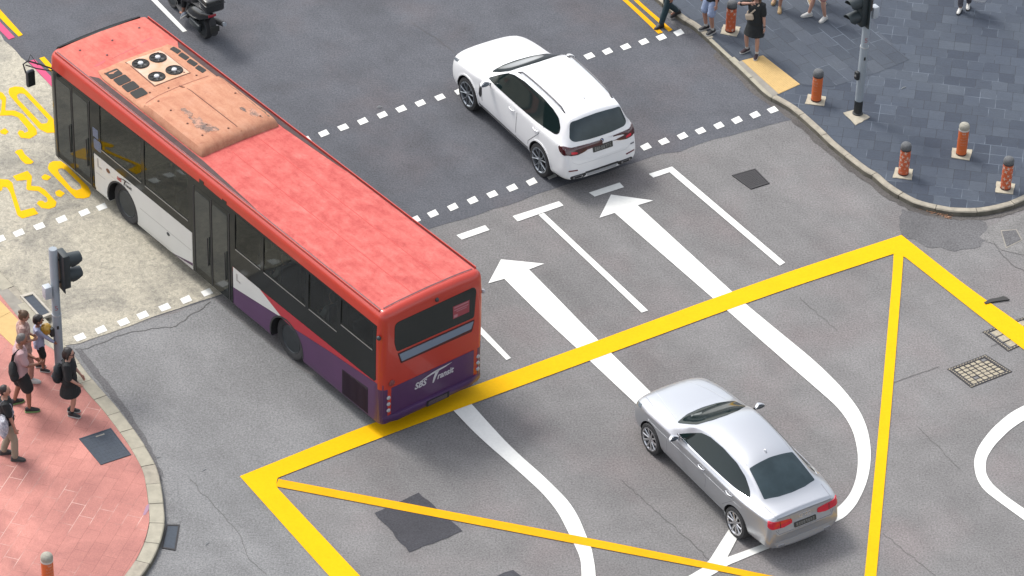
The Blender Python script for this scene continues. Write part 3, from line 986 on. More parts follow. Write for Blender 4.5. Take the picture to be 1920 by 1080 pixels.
# window openings: (x0, x1, z0, z1)
WL = [(5.10, 6.62, 1.50, 2.60), (3.40, 4.98, 1.50, 2.60), (.86, 1.74, 1.76, 2.60), (-.66, .76, 1.76, 2.60), (-1.70, -.76, 1.76, 2.60), (-2.86, -1.82, 2.02, 2.60)]
WR = [(6.1, 7.9, 1.46, 2.60), (4.6, 6.0, 1.46, 2.60), (3.1, 4.5, 1.46, 2.60), (1.6, 3.0, 1.60, 2.60), (.1, 1.5, 1.76, 2.60), (-1.4, 0, 1.76, 2.60), (-2.86, -1.5, 2.02, 2.60)]
cuts = [(boxmesh(-2.95, 8.45, -1.22, 1.22, .75, 2.86), 1)]
for sx in (WB, 0): cuts.append((cylmesh(sx, -1.5, 1.5, BWR - .02, ARCH), 2))
for a, b, c, d in WL: cuts.append((boxmesh(a, b, 1.0, 1.5, c, d), 2))
for a, b, c, d in WR: cuts.append((boxmesh(a, b, -1.5, -1.0, c, d), 2))
me = boolean(shell.copy(), cuts, [M_RED_S, M_INT, M_DARK])
bm = bmesh.new(); bm.from_mesh(me)
for f in bm.faces:       # interior, reveals and wheel boxes are dark; the skirt is painted
    c = f.calc_center_median()
    h = bvh.find_nearest(c)
    if h[3] > .004:
        f.material_index = 1 if (abs(c.y) < 1.215 and c.z > .76) else 2
    elif c.z < 1.14 and c.x < 1.83: f.material_index = 3
    elif c.x > 6.9 and c.z < 2.5 : f.material_index = 2
    elif c.z < 1.28 and c.x > 1.83: f.material_index = 4
    else: f.material_index = 0
bm.to_mesh(me); bm.free()
body = link('body', me, [M_RED_S, M_INT, M_DARK, M_PURP, M_WHT], bus, 35, fix=False)
# roof skin
M_ROOFF = roof_mat('bus_roof_bleached', C(240, 136, 122), C(246, 154, 138), C(232, 116, 106))
patch('roof', [(BR + .17, 1.12), (5.4, 1.12), (5.4, -1.12), (BR + .17, -1.12)], 'T', bvh, M_ROOF, bus, .006, .02, .12)
patch('roof', [(5.4, 1.12), (BF - .16, 1.12), (BF - .16, -1.12), (5.4, -1.12)], 'T', bvh, M_ROOFF, bus, .006, .02, .12)
for s in (1, -1):
    patch('roof_gutter', [(BR + .2, s * 1.125), (BF - .2, s * 1.125), (BF - .2, s * 1.165), (BR + .2, s * 1.165)], 'T', bvh, M_GUTR, bus, .003, .02, .2)
    mbr = MB(); mbr.box(((BR + BF) / 2, s * 1.178, BH - .012), (BF - BR - .4, .018, .05)); mbr.build('roof_rail', M_RED_S, bus)
patch('roof_seam', seam([(BR + .2, 1.08), (BR + .2, -1.08)], .03), 'T', bvh, M_GUTR, bus, .010, .02, .2)

def arch_pts(x, r, z0, a0=200, a1=-20, n=18):
    """notch over a wheel, from the rear foot to the front foot (x falling to x rising)"""
    out = []
    for i in range(n + 1):
        a = radians(a0 + (a1 - a0) * i / n)
        out.append((x + r * cos(a), BWR - .02 + r * sin(a)))
    return [p for p in out if p[1] > z0]

for s, frn in ((1, 'L'), (-1, 'R')):
    g = 'side_panel'
    # black glazed band with the openings left free
    if s > 0:
        band = [(8.575, 2.56), (8.575, .36), (6.93, .30), (6.93, 1.26), (3.27, 1.27), (3.27, .33), (1.85, .33), (1.85, 1.26), (.88, 1.25), (-2.90, 1.29), (-2.955, 1.34), (-2.955, 2.64)]
        band = band + [(2.05, 2.66), (2.05, 2.72), (2.2, 2.72), (2.2, 2.68), (2.85, 2.70), (2.85, 2.76), (3.0, 2.76), (3.0, 2.66)]
    else:
        band = [(8.38, 2.58), (8.38, 1.27), (.88, 1.25), (-2.90, 1.29), (-2.955, 1.34), (-2.955, 2.64)]
    wins = WL if s > 0 else WR
    patch('window_band', band, frn, bvh, M_BLACK, bus, .006, .010, .11, holes=wins)
    for a, b, c, d in wins:
        p = rpoly([(a, c), (b, c), (b, d), (a, d)], .03)
        wn = patch('window', p, frn, bvh, M_GLASS, bus, -.004, .006, .5)
        m_ = MB(); m_.box(((a + b) / 2, s * 1.277, c - .012), (b - a - .02, .012, .022)); m_.build('sill_rail', M_ALU, wn)
    # lower panels
    zb = BZ + .02
    if s > 0:
        wp = [(6.90, 1.25), (3.29, 1.26), (3.29, .50), (4.10, .31), (WB - .56, .31)] + [p for p in arch_pts(WB, ARCH + .005, .31)] + [(6.90, .31)]
        patch('front_panel', wp, frn, bvh, M_WHT, bus, .006, .012, .11)
        patch('front_panel', [(3.29, .49), (4.08, .305), (3.29, .305)], frn, bvh, M_PURP, bus, .006, .012, .11)
    else:
        wp = [(8.38, 1.25), (1.80, 1.25), (1.80, .50), (4.10, .31), (WB - .56, .31)] + arch_pts(WB, ARCH + .005, .31) + [(8.38, .31)]
        patch('front_panel', wp, frn, bvh, M_WHT, bus, .006, .012, .11)
    x1 = 1.83 if s > 0 else 1.78
    patch('rear_white_panel', [(x1, 1.25), (.90, 1.245), (.13, .985), (x1, .745)], frn, bvh, M_WHT, bus, .006, .012, .11)
    patch('red_swoosh', [(.885, 1.24), (-2.93, 1.28), (-1.48, 1.125), (-.18, .955), (.12, .98)], frn, bvh, M_RED2, bus, .0065, .012, .11)
    pp = [(x1, .735), (.12, .972), (-.18, .945), (-1.48, 1.115), (-2.95, 1.275), (-3.10, 1.26), (-3.10, .32), (-.56, .31)] + arch_pts(0, ARCH + .005, .31)[0:] + [(x1, .31)]
    patch('rear_panel', pp, frn, bvh, M_PURP, bus, .006, .012, .11)
    for xx in (WB, 0):
        rim = arch_pts(xx, ARCH + .012, .30); rin = arch_pts(xx, ARCH - .03, .30)
        patch('wheel_arch_trim', rim + rin[::-1], frn, bvh, M_RUB, bus, .010, .03, .3)
# doors (left side)
def door(x0, x1, leaves):
    r = patch('door', [(x0, .36), (x1, .36), (x1, 2.52), (x0, 2.52)], 'L', bvh, M_BLACK, bus, .009, .012, .11)
    w_ = (x1 - x0) / leaves
    for i in range(leaves):
        a = x0 + i * w_ + .05; b = x0 + (i + 1) * w_ - .05
        patch('door_pane', rpoly([(a, .52), (b, .52), (b, 2.42), (a, 2.42)], .06), 'L', bvh, mk('door_glass', (.020, .025, .025, 1), .05), r, .014, .006, .11)
        m_ = MB(); m_.tube([(a + .06, 1.30, .8), (a + .06, 1.31, 1.5)], .012, 6); m_.build('handle', M_RUB, r)
    for i in range(leaves + 1):
        xx = x0 + i * w_
        patch('door_seal', seam([(xx, .37), (xx, 2.5)], .03), 'L', bvh, M_RUB, r, .016, .01, .11)
door(1.95, 3.18, 2)
door(7.02, 8.32, 2)
M_LSTR = mk('sill_strip', C(150, 150, 140), .5)
patch('step_edge', [(7.05, .325), (8.3, .345), (8.3, .375), (7.05, .355)], 'L', bvh, M_LSTR, bus, .012, .012, .4)
# notices on the glass behind the front door
M_NOT = mk('notice_blue', C(120, 135, 165), .5, var=.4, scale=25)
patch('notice', [(6.90, 1.92), (6.70, 1.92), (6.70, 1.70), (6.90, 1.70)], 'L', bvh, M_NOT, bus, .010, .008, .2)
patch('notice', rpoly([(6.88, 1.66), (6.60, 1.66), (6.60, 1.40), (6.88, 1.40)], .06), 'L', bvh, M_NOT, bus, .010, .008, .2)
# small fittings of the side
def side_disc(x, z, r, mat, name, fr='L', off=.012):
    return patch(name, [(x + r * cos(2 * pi * i / 12), z + r * .75 * sin(2 * pi * i / 12)) for i in range(12)], fr, bvh, mat, bus, off, .012, .5)
side_disc(6.37, 1.09, .07, mk('lamp_amber_dark', C(110, 60, 50), .3), 'side_marker')
side_disc(4.16, .73, .055, M_STEEL, 'fuel_cap')
patch('symbol', [(6.78, 1.20), (6.74, 1.20), (6.74, 1.02), (6.62, 1.02), (6.62, .98), (6.78, .98)], 'L', bvh, mk('symbol_grey', C(190, 186, 180), .5), bus, .010, .01, .2)
patch('symbol', [(1.72, 1.16), (1.68, 1.16), (1.68, 1.02), (1.58, 1.02), (1.58, .98), (1.72, .98)], 'L', bvh, mk('symbol_grey', C(190, 186, 180), .5), bus, .010, .01, .2)
patch('panel_seam', seam([(6.85, .80), (6.5, .80)], .012), 'L', bvh, mk('symbol_grey', C(190, 186, 180), .5), bus, .008, .01, .3)
patch('panel_seam', seam([(5.2, .80), (3.32, .80)], .012), 'L', bvh, mk('symbol_grey', C(190, 186, 180), .5), bus, .008, .01, .3)
patch('panel_seam', seam([(6.3, 1.02), (5.5, 1.0)], .004), 'L', bvh, mk('symbol_grey', C(190, 186, 180), .5), bus, .008, .01, .3)
# engine grille on the left rear
gr = patch('engine_grille', [(-1.87, .94), (-2.71, 1.00), (-2.71, .36), (-1.87, .34)], 'L', bvh, mk('grille_dark', C(44, 32, 44), .7), bus, .010, .012, .3)
m_ = MB()
for i in range(22):
    x = -1.90 - i * .037
    m_.box((x, 1.284, .66), (.012, .014, .58))
m_.build('grille_slat', mk('grille_slat', C(66, 44, 66), .6), gr)

# ---- rear
def Rp(name, pts, mat, off=.006, thick=.012, step=.25, par=None, r=0):
    return patch(name, rpoly(pts, r) if r else pts, 'B', bvh, mat, par or bus, off, thick, step)
M_RWIN = mk('rear_glass', (.014, .018, .017, 1), .06)
rw = Rp('rear_window', [(.96, 2.68), (-.98, 2.70), (-1.04, 2.60), (-1.00, 1.95), (.90, 1.97), (.96, 2.2)], M_RWIN, r=[.12, .12, .1, .06, .06, .05])
M_STK = mk('sticker_red', C(178, 70, 84), .5)
st = Rp('sticker', [(-.46, 2.45), (-.87, 2.44), (-.87, 2.15), (-.47, 2.15)], M_STK, off=.010, par=rw)
M_STK2 = mk('sticker_pale', C(215, 150, 160), .5)
for (a, b, c, d) in ((-.49, -.84, 2.40, 2.425), (-.49, -.84, 2.335, 2.355), (-.55, -.80, 2.29, 2.305), (-.49, -.58, 2.175, 2.235)):
    Rp('sticker_print', [(a, d), (b, d), (b, c), (a, c)], M_STK2, off=.013, par=st)
M_SLIT = mk('panel_gap', C(84, 26, 28), .6)
Rp('rear_flap', [(.88, 1.92), (-1.02, 1.90), (-.96, 1.62), (.80, 1.64)], M_SLIT, off=.004, r=.03)
gp_ = Rp('grey_panel', [(.84, 1.885), (-.99, 1.865), (-.93, 1.70), (.78, 1.69)], M_GREYP, off=.012, r=.02)
Rp('rear_lower_panel', [(1.26, 1.14), (-1.26, 1.14), (-1.24, .36), (1.24, .36)], M_PURP, off=.006)
# bumper: a real lip across the tail
mbp = MB()
prof = [(-.02, .50), (-.06, .49), (-.075, .44), (-.06, .33), (0, .29), (.12, .29), (.12, .50)]
rs = []
for i in range(17):
    t = -1 + 2 * i / 16; y = 1.22 * t
    bx = BR + .06 * max(0, abs(t) - .78) / .22 * 1.6
    rs.append([(bx + a, y, z) for a, z in prof])
mbp.rings(rs); mbp.build('bumper', mk('bus_bumper', C(92, 54, 108), .4, var=.2, scale=2, coat=.2), bus, 50)
Rp('plate_recess', [(.20, .46), (-.36, .46), (-.36, .33), (.20, .33)], M_DARK, off=.082, thick=.01)
Rp('number_plate', [(.16, .445), (-.30, .445), (-.30, .345), (.16, .345)], mk('plate_worn', C(110, 90, 96), .6, var=.5, scale=40), off=.088, thick=.01)
def tail_lamp(y, z, r=.044):
    m_ = MB(); m_.lathe([(r, 0), (r, .02), (r * .8, .034), (r * .3, .042)], 16, M=Matrix.Translation((BR + .01, y, z)) @ Matrix.Rotation(-pi / 2, 4, 'Y'))
    return m_.build('tail_lamp', M_LAMP, bus, 30)
for y in (1.09, -1.13):
    for z in (.93, .775, .62): 
        tail_lamp(y, z)
m_ = MB(); m_.lathe([(.07, 0), (.07, .02), (.05, .03)], 18, M=Matrix.Translation((BR + .005, 1.02, 1.26)) @ Matrix.Rotation(-pi / 2, 4, 'Y'))
m_.build('reflector', mk('reflector_red', C(150, 74, 74), .3), bus, 30)
def cam_ball(name, x, y, z, mat=M_STEEL):
    m_ = MB(); m_.ell((x, y, z), (.05, .045, .05), 12, 8); m_.box((x, y, z), (.10, .03, .03))
    m_.build(name, mat, bus, 50)
cam_ball('camera', BR + .0, -.06, 2.80)
cam_ball('side_lamp', BR + .08, 1.28, 2.42)
cam_ball('side_lamp', BR + .08, -1.28, 2.42, M_LAMP)
# lettering on the tail: white, slanted; T with a long swoosh
M_LET = mk('lettering_white', C(232, 228, 232), .5)
M_LETR = mk('lettering_red', C(200, 60, 60), .5)
M_LETK = mk('lettering_black', C(60, 60, 66), .5)
def brand(fr, mp, k, m1, m2):
    lettering('lettering', 'SBS', .205 * k, lambda x, y: mp(x, y), bvh, fr, m1, bus, .25, .012, .95, bold=.007 * k)
    lettering('lettering', 'ransit', .205 * k, lambda x, y: mp(x + .57 * k, y), bvh, fr, m2, bus, .22, .012, .88, bold=.006 * k)
    def stroke(pts, wd):
        L, R = [], []
        for i, p in enumerate(pts):
            p = Vector(p); d = (Vector(pts[min(i + 1, len(pts) - 1)]) - Vector(pts[max(i - 1, 0)])).normalized(); n = Vector((-d.y, d.x)) * wd[i] / 2
            L.append(p + n); R.append(p - n)
        for i in range(len(pts) - 1):
            q = [L[i], L[i + 1], R[i + 1], R[i]]
            patch('lettering', [mp(v.x * k, v.y * k) for v in q], fr, bvh, m2, bus, .0125, .004, .6)
    stroke([(.47, -.04), (.51, .08), (.55, .16), (.59, .205)], [.03, .06, .07, .06])
    stroke([(.14, .135), (.30, .175), (.45, .205), (.60, .222), (.78, .236), (.94, .262)], [.004, .030, .045, .048, .030, .004])
brand('B', lambda x, y: (.46 - x, .84 + y), .98, M_LET, M_LET)
brand('L', lambda x, y: (6.04 - x, 1.075 + y), .56, M_LETR, M_LETK)

# ---- front (hardly seen from here)
patch('windscreen', rpoly([(1.14, 2.62), (-1.14, 2.62), (-1.16, 1.0), (1.16, 1.0)], .1), 'F', bvh, M_BLACK, bus, .006, .012, .3)
patch('destination_sign', rpoly([(1.0, 2.92), (-1.0, 2.92), (-1.1, 2.64), (1.1, 2.64)], .06), 'F', bvh, M_BLACK, bus, .008, .012, .3)
m_ = MB(); rs = []
for i in range(13):
    y = -1.02 + 2.04 * i / 12; b = .07 * (1 - (y / 1.1) ** 2)
    rs.append([(BF - .14, y, BH - .30), (BF + b, y, BH - .32), (BF + b + .01, y, BH - .12), (BF + b - .06, y, BH - .01), (BF - .14, y, BH + .03)])
m_.rings(rs); m_.build('front_cap', M_BLACK, bus, 60)
for s in (1, -1):
    patch('headlight', rpoly([(s * 1.14, .86), (s * .78, .84), (s * .80, .66), (s * 1.14, .66)], .05), 'F', bvh, M_LAMP, bus, .010, .012, .3)
# mirror arm at the front left corner
m_ = MB()
m_.tube([(BF - .12, 1.22, 2.52), (BF + .05, 1.42, 2.62), (BF + .12, 1.66, 2.76), (BF + .12, 1.78, 2.72), (BF + .10, 1.74, 2.50)], .018, 8)
m_.tube([(BF - .12, 1.22, 2.46), (BF + .06, 1.50, 2.54), (BF + .12, 1.72, 2.68)], .014, 8)
m_.tube([(BF + .06, 1.46, 2.61), (BF + .16, 1.56, 2.86), (BF + .12, 1.66, 2.74)], .010, 6)
arm = m_.build('mirror_arm', M_RUB, bus, 50)
m_ = MB(); m_.box((BF + .06, 1.66, 2.36), (.10, .20, .40), bev=.04)
mh = m_.build('mirror', mk('mirror_grey', C(66, 74, 80), .4), bus, 40)
m_ = MB(); m_.box((BF + .008, 1.66, 2.36), (.006, .17, .35)); m_.build('mirror_glass', mk('mirror_silver', C(140, 150, 160), .05, 1.0), mh, 0)

# ---- roof pod (air conditioner)
rz = lambda y: BH + .04 - .02 * (abs(y) / 1.2)
def pod_section(x, w, h, edge=.12):
    b = BH + .02
    pr = [(-w, b), (-w + .005, b + h * .35), (-w + edge * .5, b + h * .86), (-w + edge * 1.4, b + h), (-w * .45, b + h + .018), (0, b + h + .025)]
    return [Vector((x, y, z)) for y, z in pr + [(-y, z) for y, z in pr[-2::-1]]]
m_ = MB()
W0 = .98
m_.rings([pod_section(7.22, W0 * .90, .004), pod_section(7.08, W0 * .95, .045), pod_section(6.9, W0, .075), pod_section(5.60, W0, .085), pod_section(5.50, W0, .095), pod_section(5.40, W0, .16),
          pod_section(5.2, W0, .19), pod_section(3.62, W0, .19), pod_section(3.42, W0 * .995, .175), pod_section(3.34, W0 * .98, .10), pod_section(3.31, W0 * .97, 0)])
pme = m_.mesh('pod')
bm = bmesh.new(); bm.from_mesh(pme); bmesh.ops.recalc_face_normals(bm, faces=bm.faces[:]); bm.to_mesh(pme); bm.free()
pb = bvh_of(pme)
pod = link('roof_unit', pme, M_POD, bus, 40)
def PT(name, pts, mat, off=.006, thick=.012, step=.2, r=0):
    return patch(name, rpoly(pts, r) if r else pts, 'T', pb, mat, pod, off, thick, step)
M_SEAM = mk('seam_brown', C(120, 66, 46), .7)
M_VENT = mk('vent_dark', C(40, 40, 36), .8, var=.3, scale=40)
PT('vent_plate', [(7.07, .30), (5.90, .35), (5.89, -.56), (7.04, -.57)], M_SEAM, .004)
vp = PT('vent_plate', [(7.05, .28), (5.92, .325), (5.91, -.54), (7.02, -.55)], mk('pod_plate', C(236, 178, 132), .5, var=.10, scale=2, col2=C(250, 222, 200)), .012)
for x, y in ((6.78, .10), (6.76, -.32), (6.16, -.325), (6.17, .11)):
    m_ = MB(); z = BH + .125
    m_.lathe([(.185, -.02), (.185, .02), (.17, .03), (.16, .016), (.06, .014)], 28, M=Matrix.Translation((x, y, z)))
    fan = m_.build('fan', M_VENT, pod, 40)
    m_ = MB(); m_.lathe([(.062, .01), (.062, .035), (.05, .05), (.02, .055)], 20, M=Matrix.Translation((x, y, z)))
    m_.build('fan_hub', mk('fan_hub', C(240, 240, 240), .25, .4), fan, 40)
    m_ = MB()
    for k in range(7):
        a = 2 * pi * k / 7
        m_.box((0, 0, 0), (.075, .028, .004), M=Matrix.Translation((x, y, z + .020)) @ Matrix.Rotation(a, 4, 'Z') @ Matrix.Translation((.105, 0, 0)) @ Matrix.Rotation(.5, 4, 'X'))
    m_.build('fan_blade', mk('fan_blade', C(30, 32, 34), .5), fan, 0)
for x in (6.84, 6.53, 6.22, 5.91):
    PT('intake', [(x + .14, .57), (x - .14, .59), (x - .14, .895), (x + .14, .875)], M_VENT, .008, r=.05)
    PT('intake', [(x + .10, -.74), (x - .16, -.76), (x - .10, -.90), (x + .16, -.88)], M_VENT, .008, r=.03)
PT('unit_seam', seam([(5.62, .0 - .08), (3.40, -.08)], .018), M_SEAM, .006)
PT('unit_seam', seam([(5.40, .93), (5.52, .80), (5.58, .5), (5.60, 0), (5.60, -.8)], .016), mk('seam_faint', C(196, 126, 100), .7), .006)
for x, y in ((6.98, .86), (5.78, .55), (5.75, -.6), (5.30, .66), (4.85, .66), (4.25, .66), (3.72, .66), (3.60, .1), (3.60, -.7), (4.6, -.78), (5.68, .15), (6.95, .15), (6.95, -.45), (5.98, -.45)):
    m_ = MB(); m_.lathe([(.022, 0), (.022, .012), (.010, .018)], 8, M=Matrix.Translation((x, y, pb.ray_cast(Vector((x, y, 6)), Vector((0, 0, -1)))[0].z)))
    m_.build('bolt', M_SEAM, pod, 40)
# soot streaks that have baked onto the cover
def soot():
    m = bpy.data.materials.new('soot'); k = NT(m); co = k.coord()
    n = k.noise(co, 6, 6, .75, .5)
    c = k.ramp(n, [(.36, C(104, 88, 84)), (.48, C(160, 122, 102)), (.58, C(220, 160, 130))])
    k.link(c, k.bsdf.inputs['Base Color']); k.bsdf.inputs['Roughness'].default_value = .7
    return m
M_SOOT = soot()
def blot(cx, cy, rx, ry, seed):
    rnd = random.Random(seed); p = []
    for i in range(26):
        a = 2 * pi * i / 26; q = rnd.uniform(.45, 1.15)
        p.append((cx + rx * q * cos(a), cy + ry * q * sin(a)))
    PT('soot_stain', p, M_SOOT, .004, .004)
blot(4.05, .46, .42, .15, 1); blot(3.85, .40, .20, .18, 2); blot(4.6, .44, .22, .08, 3); blot(3.75, -.66, .24, .10, 4); blot(4.0, -.55, .12, .05, 9)
PT('soot_stain', jag([(5.5, -.90), (4.2, -.86), (3.5, -.84), (3.5, -.93), (4.4, -.95), (5.5, -.955), (5.5, -.90)], .02, .1, 3)[:-1], mk('soot_dark', C(120, 104, 84), .8, var=.5, scale=8), .004, .004)

# hatches and bolts on the red roof
for x, y in ((8.1, .75), (8.1, -.75), (8.0, 0), (7.6, .4)):
    m_ = MB(); m_.lathe([(.025, 0), (.025, .012), (.01, .02)], 8, M=Matrix.Translation((x, y, bvh.ray_cast(Vector((x, y, 6)), Vector((0, 0, -1)))[0].z + .004)))
    m_.build('bolt', M_GUTR, bus, 40)
# dark trough along the roof beside the unit
for s in (1, -1):
    patch('roof_channel', [(7.0, s * 1.0), (3.2, s * 1.0), (1.6, s * 1.09), (1.2, s * 1.115), (7.2, s * 1.115)], 'T', bvh, mk('channel_grime', C(92, 66, 64), .8, var=.35, scale=5), bus, .009, .01, .3)
# pale scuffs across the front of the roof
M_SCUFF = mk('roof_scuff', C(228, 104, 104), .7)
def scuff(pts, wd, seed):
    patch('roof_scuff', jag(seam(pts, wd) + [seam(pts, wd)[0]], .02, .08, seed)[:-1], 'T', bvh, M_SCUFF, bus, .008, .004, .3)
for yy in (.36, -.36):
    patch('roof_seam', seam([(3.1, yy), (BR + .25, yy)], .016), 'T', bvh, mk('roof_streak_faint', C(236, 108, 102), .85, spec=.15), bus, .0085, .01, .3)
scuff([(7.62, -.75), (7.58, -.45)], .05, 1); scuff([(7.45, .55), (7.40, .85)], .05, 2); scuff([(7.5, -.35), (7.42, .35)], .02, 3)

# ---- wheels
def bus_wheel(x, s):
    r = empty('wheel', (x, s * 1.10, BWR)); r.parent = bus
    Mr = Matrix.Rotation(-s * pi / 2, 4, 'X')
    m_ = MB()
    m_.lathe([(.30, -.26), (.44, -.27), (.475, -.24), (.48, -.14), (.48, -.02), (.47, .05), (.43, .085), (.34, .085), (.305, .06)], 40, M=Mr, caps=False)
    m_.build('tyre', M_TYRE, r, 40)
    m_ = MB()
    m_.lathe([(.31, .06), (.30, .07), (.28, .05), (.26, -.04), (.20, -.06), (.15, -.05), (.14, .0), (.10, .02), (.03, .025)], 32, M=Mr, caps=True)
    for k in range(10):
        a = 2 * pi * k / 10
        m_.add(*nut((.115 * cos(a), .115 * sin(a), .015)), M=Mr)
    m_.build('rim', M_STEEL, r, 35)
def nut(c):
    b = MB(); b.lathe([(.016, -.01), (.016, .03), (.008, .034)], 6, M=Matrix.Translation(c)); return b.v, b.f
for x in (WB, 0):
    for s in (1, -1): bus_wheel(x, s)
m_ = MB(); m_.box((2.7, 0, .42), (10.8, 2.0, .22)); m_.build('chassis', M_DARK, bus, 0)
# ---- seats
def seat(x, y, z, face=1):
    m_ = MB()
    m_.box((x, y, z + .42), (.42, .42, .09), bev=.03)
    m_.box((x - .20 * face, y, z + .78), (.09, .42, .72), bev=.03)
    m_.box((x, y, z + .2), (.08, .08, .4))
    return m_.build('seat', M_SEAT, bus, 40)
first = None
for x, z in ((4.9, .78), (4.1, .78), (1.3, .80), (.5, .95), (-.3, .95), (-1.1, .95), (-1.9, 1.05), (-2.6, 1.05)):
    for y in (.95, .5, -.5, -.95):
        if first is None: first = seat(0, 0, 0); first.location = (x, y, z)
        else:
            c = first.copy(); COL.objects.link(c); c.location = (x, y, z)
m_ = MB()
for x in (5.4, 3.3, 1.8, .1, -1.5):
    m_.tube([(x, .32, .8), (x, .32, 2.84)], .017, 8); 
m_.build('grab_pole', mk('grab_yellow', C(226, 180, 40), .4), bus, 40)
# ================================================================== CARS
def car_shell(name, st, wheels, arch, arch_y, paintm, level=3, crease=()):
    """st: list of (x, [8 half-section points from the sill to the roof centre])"""
    mb = MB(); n = None; rs = []
    for x, pr in st:
        zb = pr[0][1]
        full = [(0, zb - .005)] + pr          # bottom centre .. roof centre
        left = [Vector((x, y, z)) for y, z in full]
        right = [Vector((x, -y, z)) for y, z in full[-2:0:-1]]
        rs.append(left + right)
    n = len(rs[0]); m = len(st[0][1])
    mb.rings(rs, caps=False)
    def cap(o, flip):
        # quads across the end: bottom centre 0, left 1..m, roof centre m, right m+1..
        L = list(range(0, m + 1)); R_ = [0] + list(range(n - 1, m, -1)) + [m]
        f = []
        f.append((o + L[0], o + L[1], o + R_[1]))
        for i in range(1, m - 1): f.append((o + L[i], o + L[i + 1], o + R_[i + 1], o + R_[i]))
        f.append((o + L[m - 1], o + L[m], o + R_[m - 1]))
        for q in f: mb.f.append(q if not flip else q[::-1]); mb.m.append(0)
    cap(0, False); cap((len(st) - 1) * n, True)
    me = mb.mesh(name)
    bm = bmesh.new(); bm.from_mesh(me); bmesh.ops.recalc_face_normals(bm, faces=bm.faces[:])
    cl = bm.edges.layers.float.new('crease_edge')
    for e in bm.edges:
        a, b = e.verts[0].index, e.verts[1].index
        ra, ka = divmod(a, n); rb, kb = divmod(b, n)
        ka = min(ka, n - ka); kb = min(kb, n - kb)
        for (kind, idx, lo, hi, val) in crease:
            if kind == 'long' and ka == kb == idx and lo <= min(ra, rb) and max(ra, rb) <= hi and ra != rb: e[cl] = val
            if kind == 'ring' and ra == rb == idx and lo <= min(ka, kb) and max(ka, kb) <= hi and ka != kb: e[cl] = val
    bm.to_mesh(me); bm.free()
    o = bpy.data.objects.new('temp', me); WORK.collection.objects.link(o)
    sm = o.modifiers.new('s', 'SUBSURF'); sm.levels = level; sm.render_levels = level
    smooth_me = bake(o)
    t = bvh_of(smooth_me)
    cuts = []
    for x, r in wheels:
        for s in (1, -1):
            a, b = sorted((s * arch_y, s * 1.4))
            cuts.append((cylmesh(x, a, b, r[1], arch), 1))
    cut = boolean(smooth_me, cuts, [paintm, M_DARK])
    bm = bmesh.new(); bm.from_mesh(cut)
    for f in bm.faces:
        f.material_index = 1 if t.find_nearest(f.calc_center_median())[3] > .003 else 0
    bm.to_mesh(cut); bm.free()
    return cut, t

def wheel_rim(parent, x, y, r, rr, spokes, style, rimmat, back):
    s = 1 if y > 0 else -1
    w_ = empty('wheel', (x, y, r)); w_.parent = parent
    Mr = Matrix.Rotation(-s * pi / 2, 4, 'X')
    m_ = MB()
    m_.lathe([(rr, -.20), (r * .93, -.215), (r - .008, -.19), (r, -.15), (r, -.07), (r - .01, -.03), (r * .93, -.005), (rr + .02, .004), (rr, -.01)], 48, M=Mr, caps=False)
    m_.build('tyre', M_TYRE, w_, 40)
    m_ = MB()
    m_.lathe([(rr + .004, -.19), (rr + .004, .002), (rr - .012, .006), (rr - .03, -.012), (rr - .04, -.10), (rr - .04, -.19)], 48, M=Mr, caps=False)
    for k in range(spokes):
        a = 2 * pi * k / spokes
        Rk = Mr @ Matrix.Rotation(a, 4, 'Z')
        if style == 'y':
            for q in (-1, 1):
                pts = [(.05, q * .008, -.025), (rr * .45, q * .022, -.016), (rr * .72, q * .055, -.008), (rr - .02, q * .075, -.006)]
                m_.tube(pts, [.020, .017, .017, .019], 6, M=Rk, sq=.7)
        else:
            m_.tube([(.05, 0, -.022), (rr * .55, 0, -.012), (rr - .02, 0, -.006)], [.024, .021, .026], 6, M=Rk, sq=.6, up=(0, 1, 0))
    m_.lathe([(.07, -.05), (.07, -.02), (.05, -.008), (.02, -.006)], 20, M=Mr)
    m_.build('rim', rimmat, w_, 35)
    m_ = MB(); m_.lathe([(rr - .005, -.12), (rr - .02, -.105), (.02, -.10)], 40, M=Mr)
    m_.lathe([(.15, -.10), (.15, -.075), (.05, -.07)], 30, M=Mr)
    m_.build('brake_disc', back, w_, 30)
    return w_

def mirror_y(pts): return [(-y, z) for y, z in pts]

M_CGLASS = mk('car_glass', (.006, .012, .012, 1), .05, spec=.30)
M_CGLASS2 = mk('car_glass_rear', (.010, .020, .024, 1), .06, spec=.40, col2=(.020, .034, .040, 1), scale=3)
M_WSG = mk('car_windscreen', (.006, .012, .012, 1), .06, spec=.16)
M_TRIM = mk('black_trim', (.015, .015, .016, 1), .4)
M_GAP = mk('panel_gap_dark', (.06, .06, .065, 1), .8)
M_CHR = mk('chrome', (.75, .75, .76, 1), .12, 1.0)
M_TLR = mk('tail_lamp_red', C(232, 16, 52, 1.2), .2, coat=.5, var=.2, scale=8)
M_TLD = mk('tail_lamp_dark', C(92, 30, 32), .12, coat=.8, var=.4, scale=12)
M_PLATE = mk('plate_black', C(58, 58, 54), .5)
M_PLCH = mk('plate_marks', C(150, 150, 146), .5)
M_RIMS = mk('rim_silver', (.42, .42, .43, 1), .25, .8)
M_RIMB = mk('rim_twotone', (.26, .28, .30, 1), .3, .7)
M_DISC = mk('brake_dark', (.03, .03, .032, 1), .6, .4)

def handle(parent, bvh, x, z, mat, l=.20):
    m_ = MB()
    pts = []
    for i in range(5):
        u = x + l / 2 - l * i / 4
        h = bvh.ray_cast(Vector((u, 4, z)), Vector((0, -1, 0)))[0]
        pts.append((u, h.y + (.028 if 0 < i < 4 else .004), z))
    m_.tube(pts, [.012, .015, .015, .015, .012], 8)
    return m_.build('door_handle', mat, parent, 60)

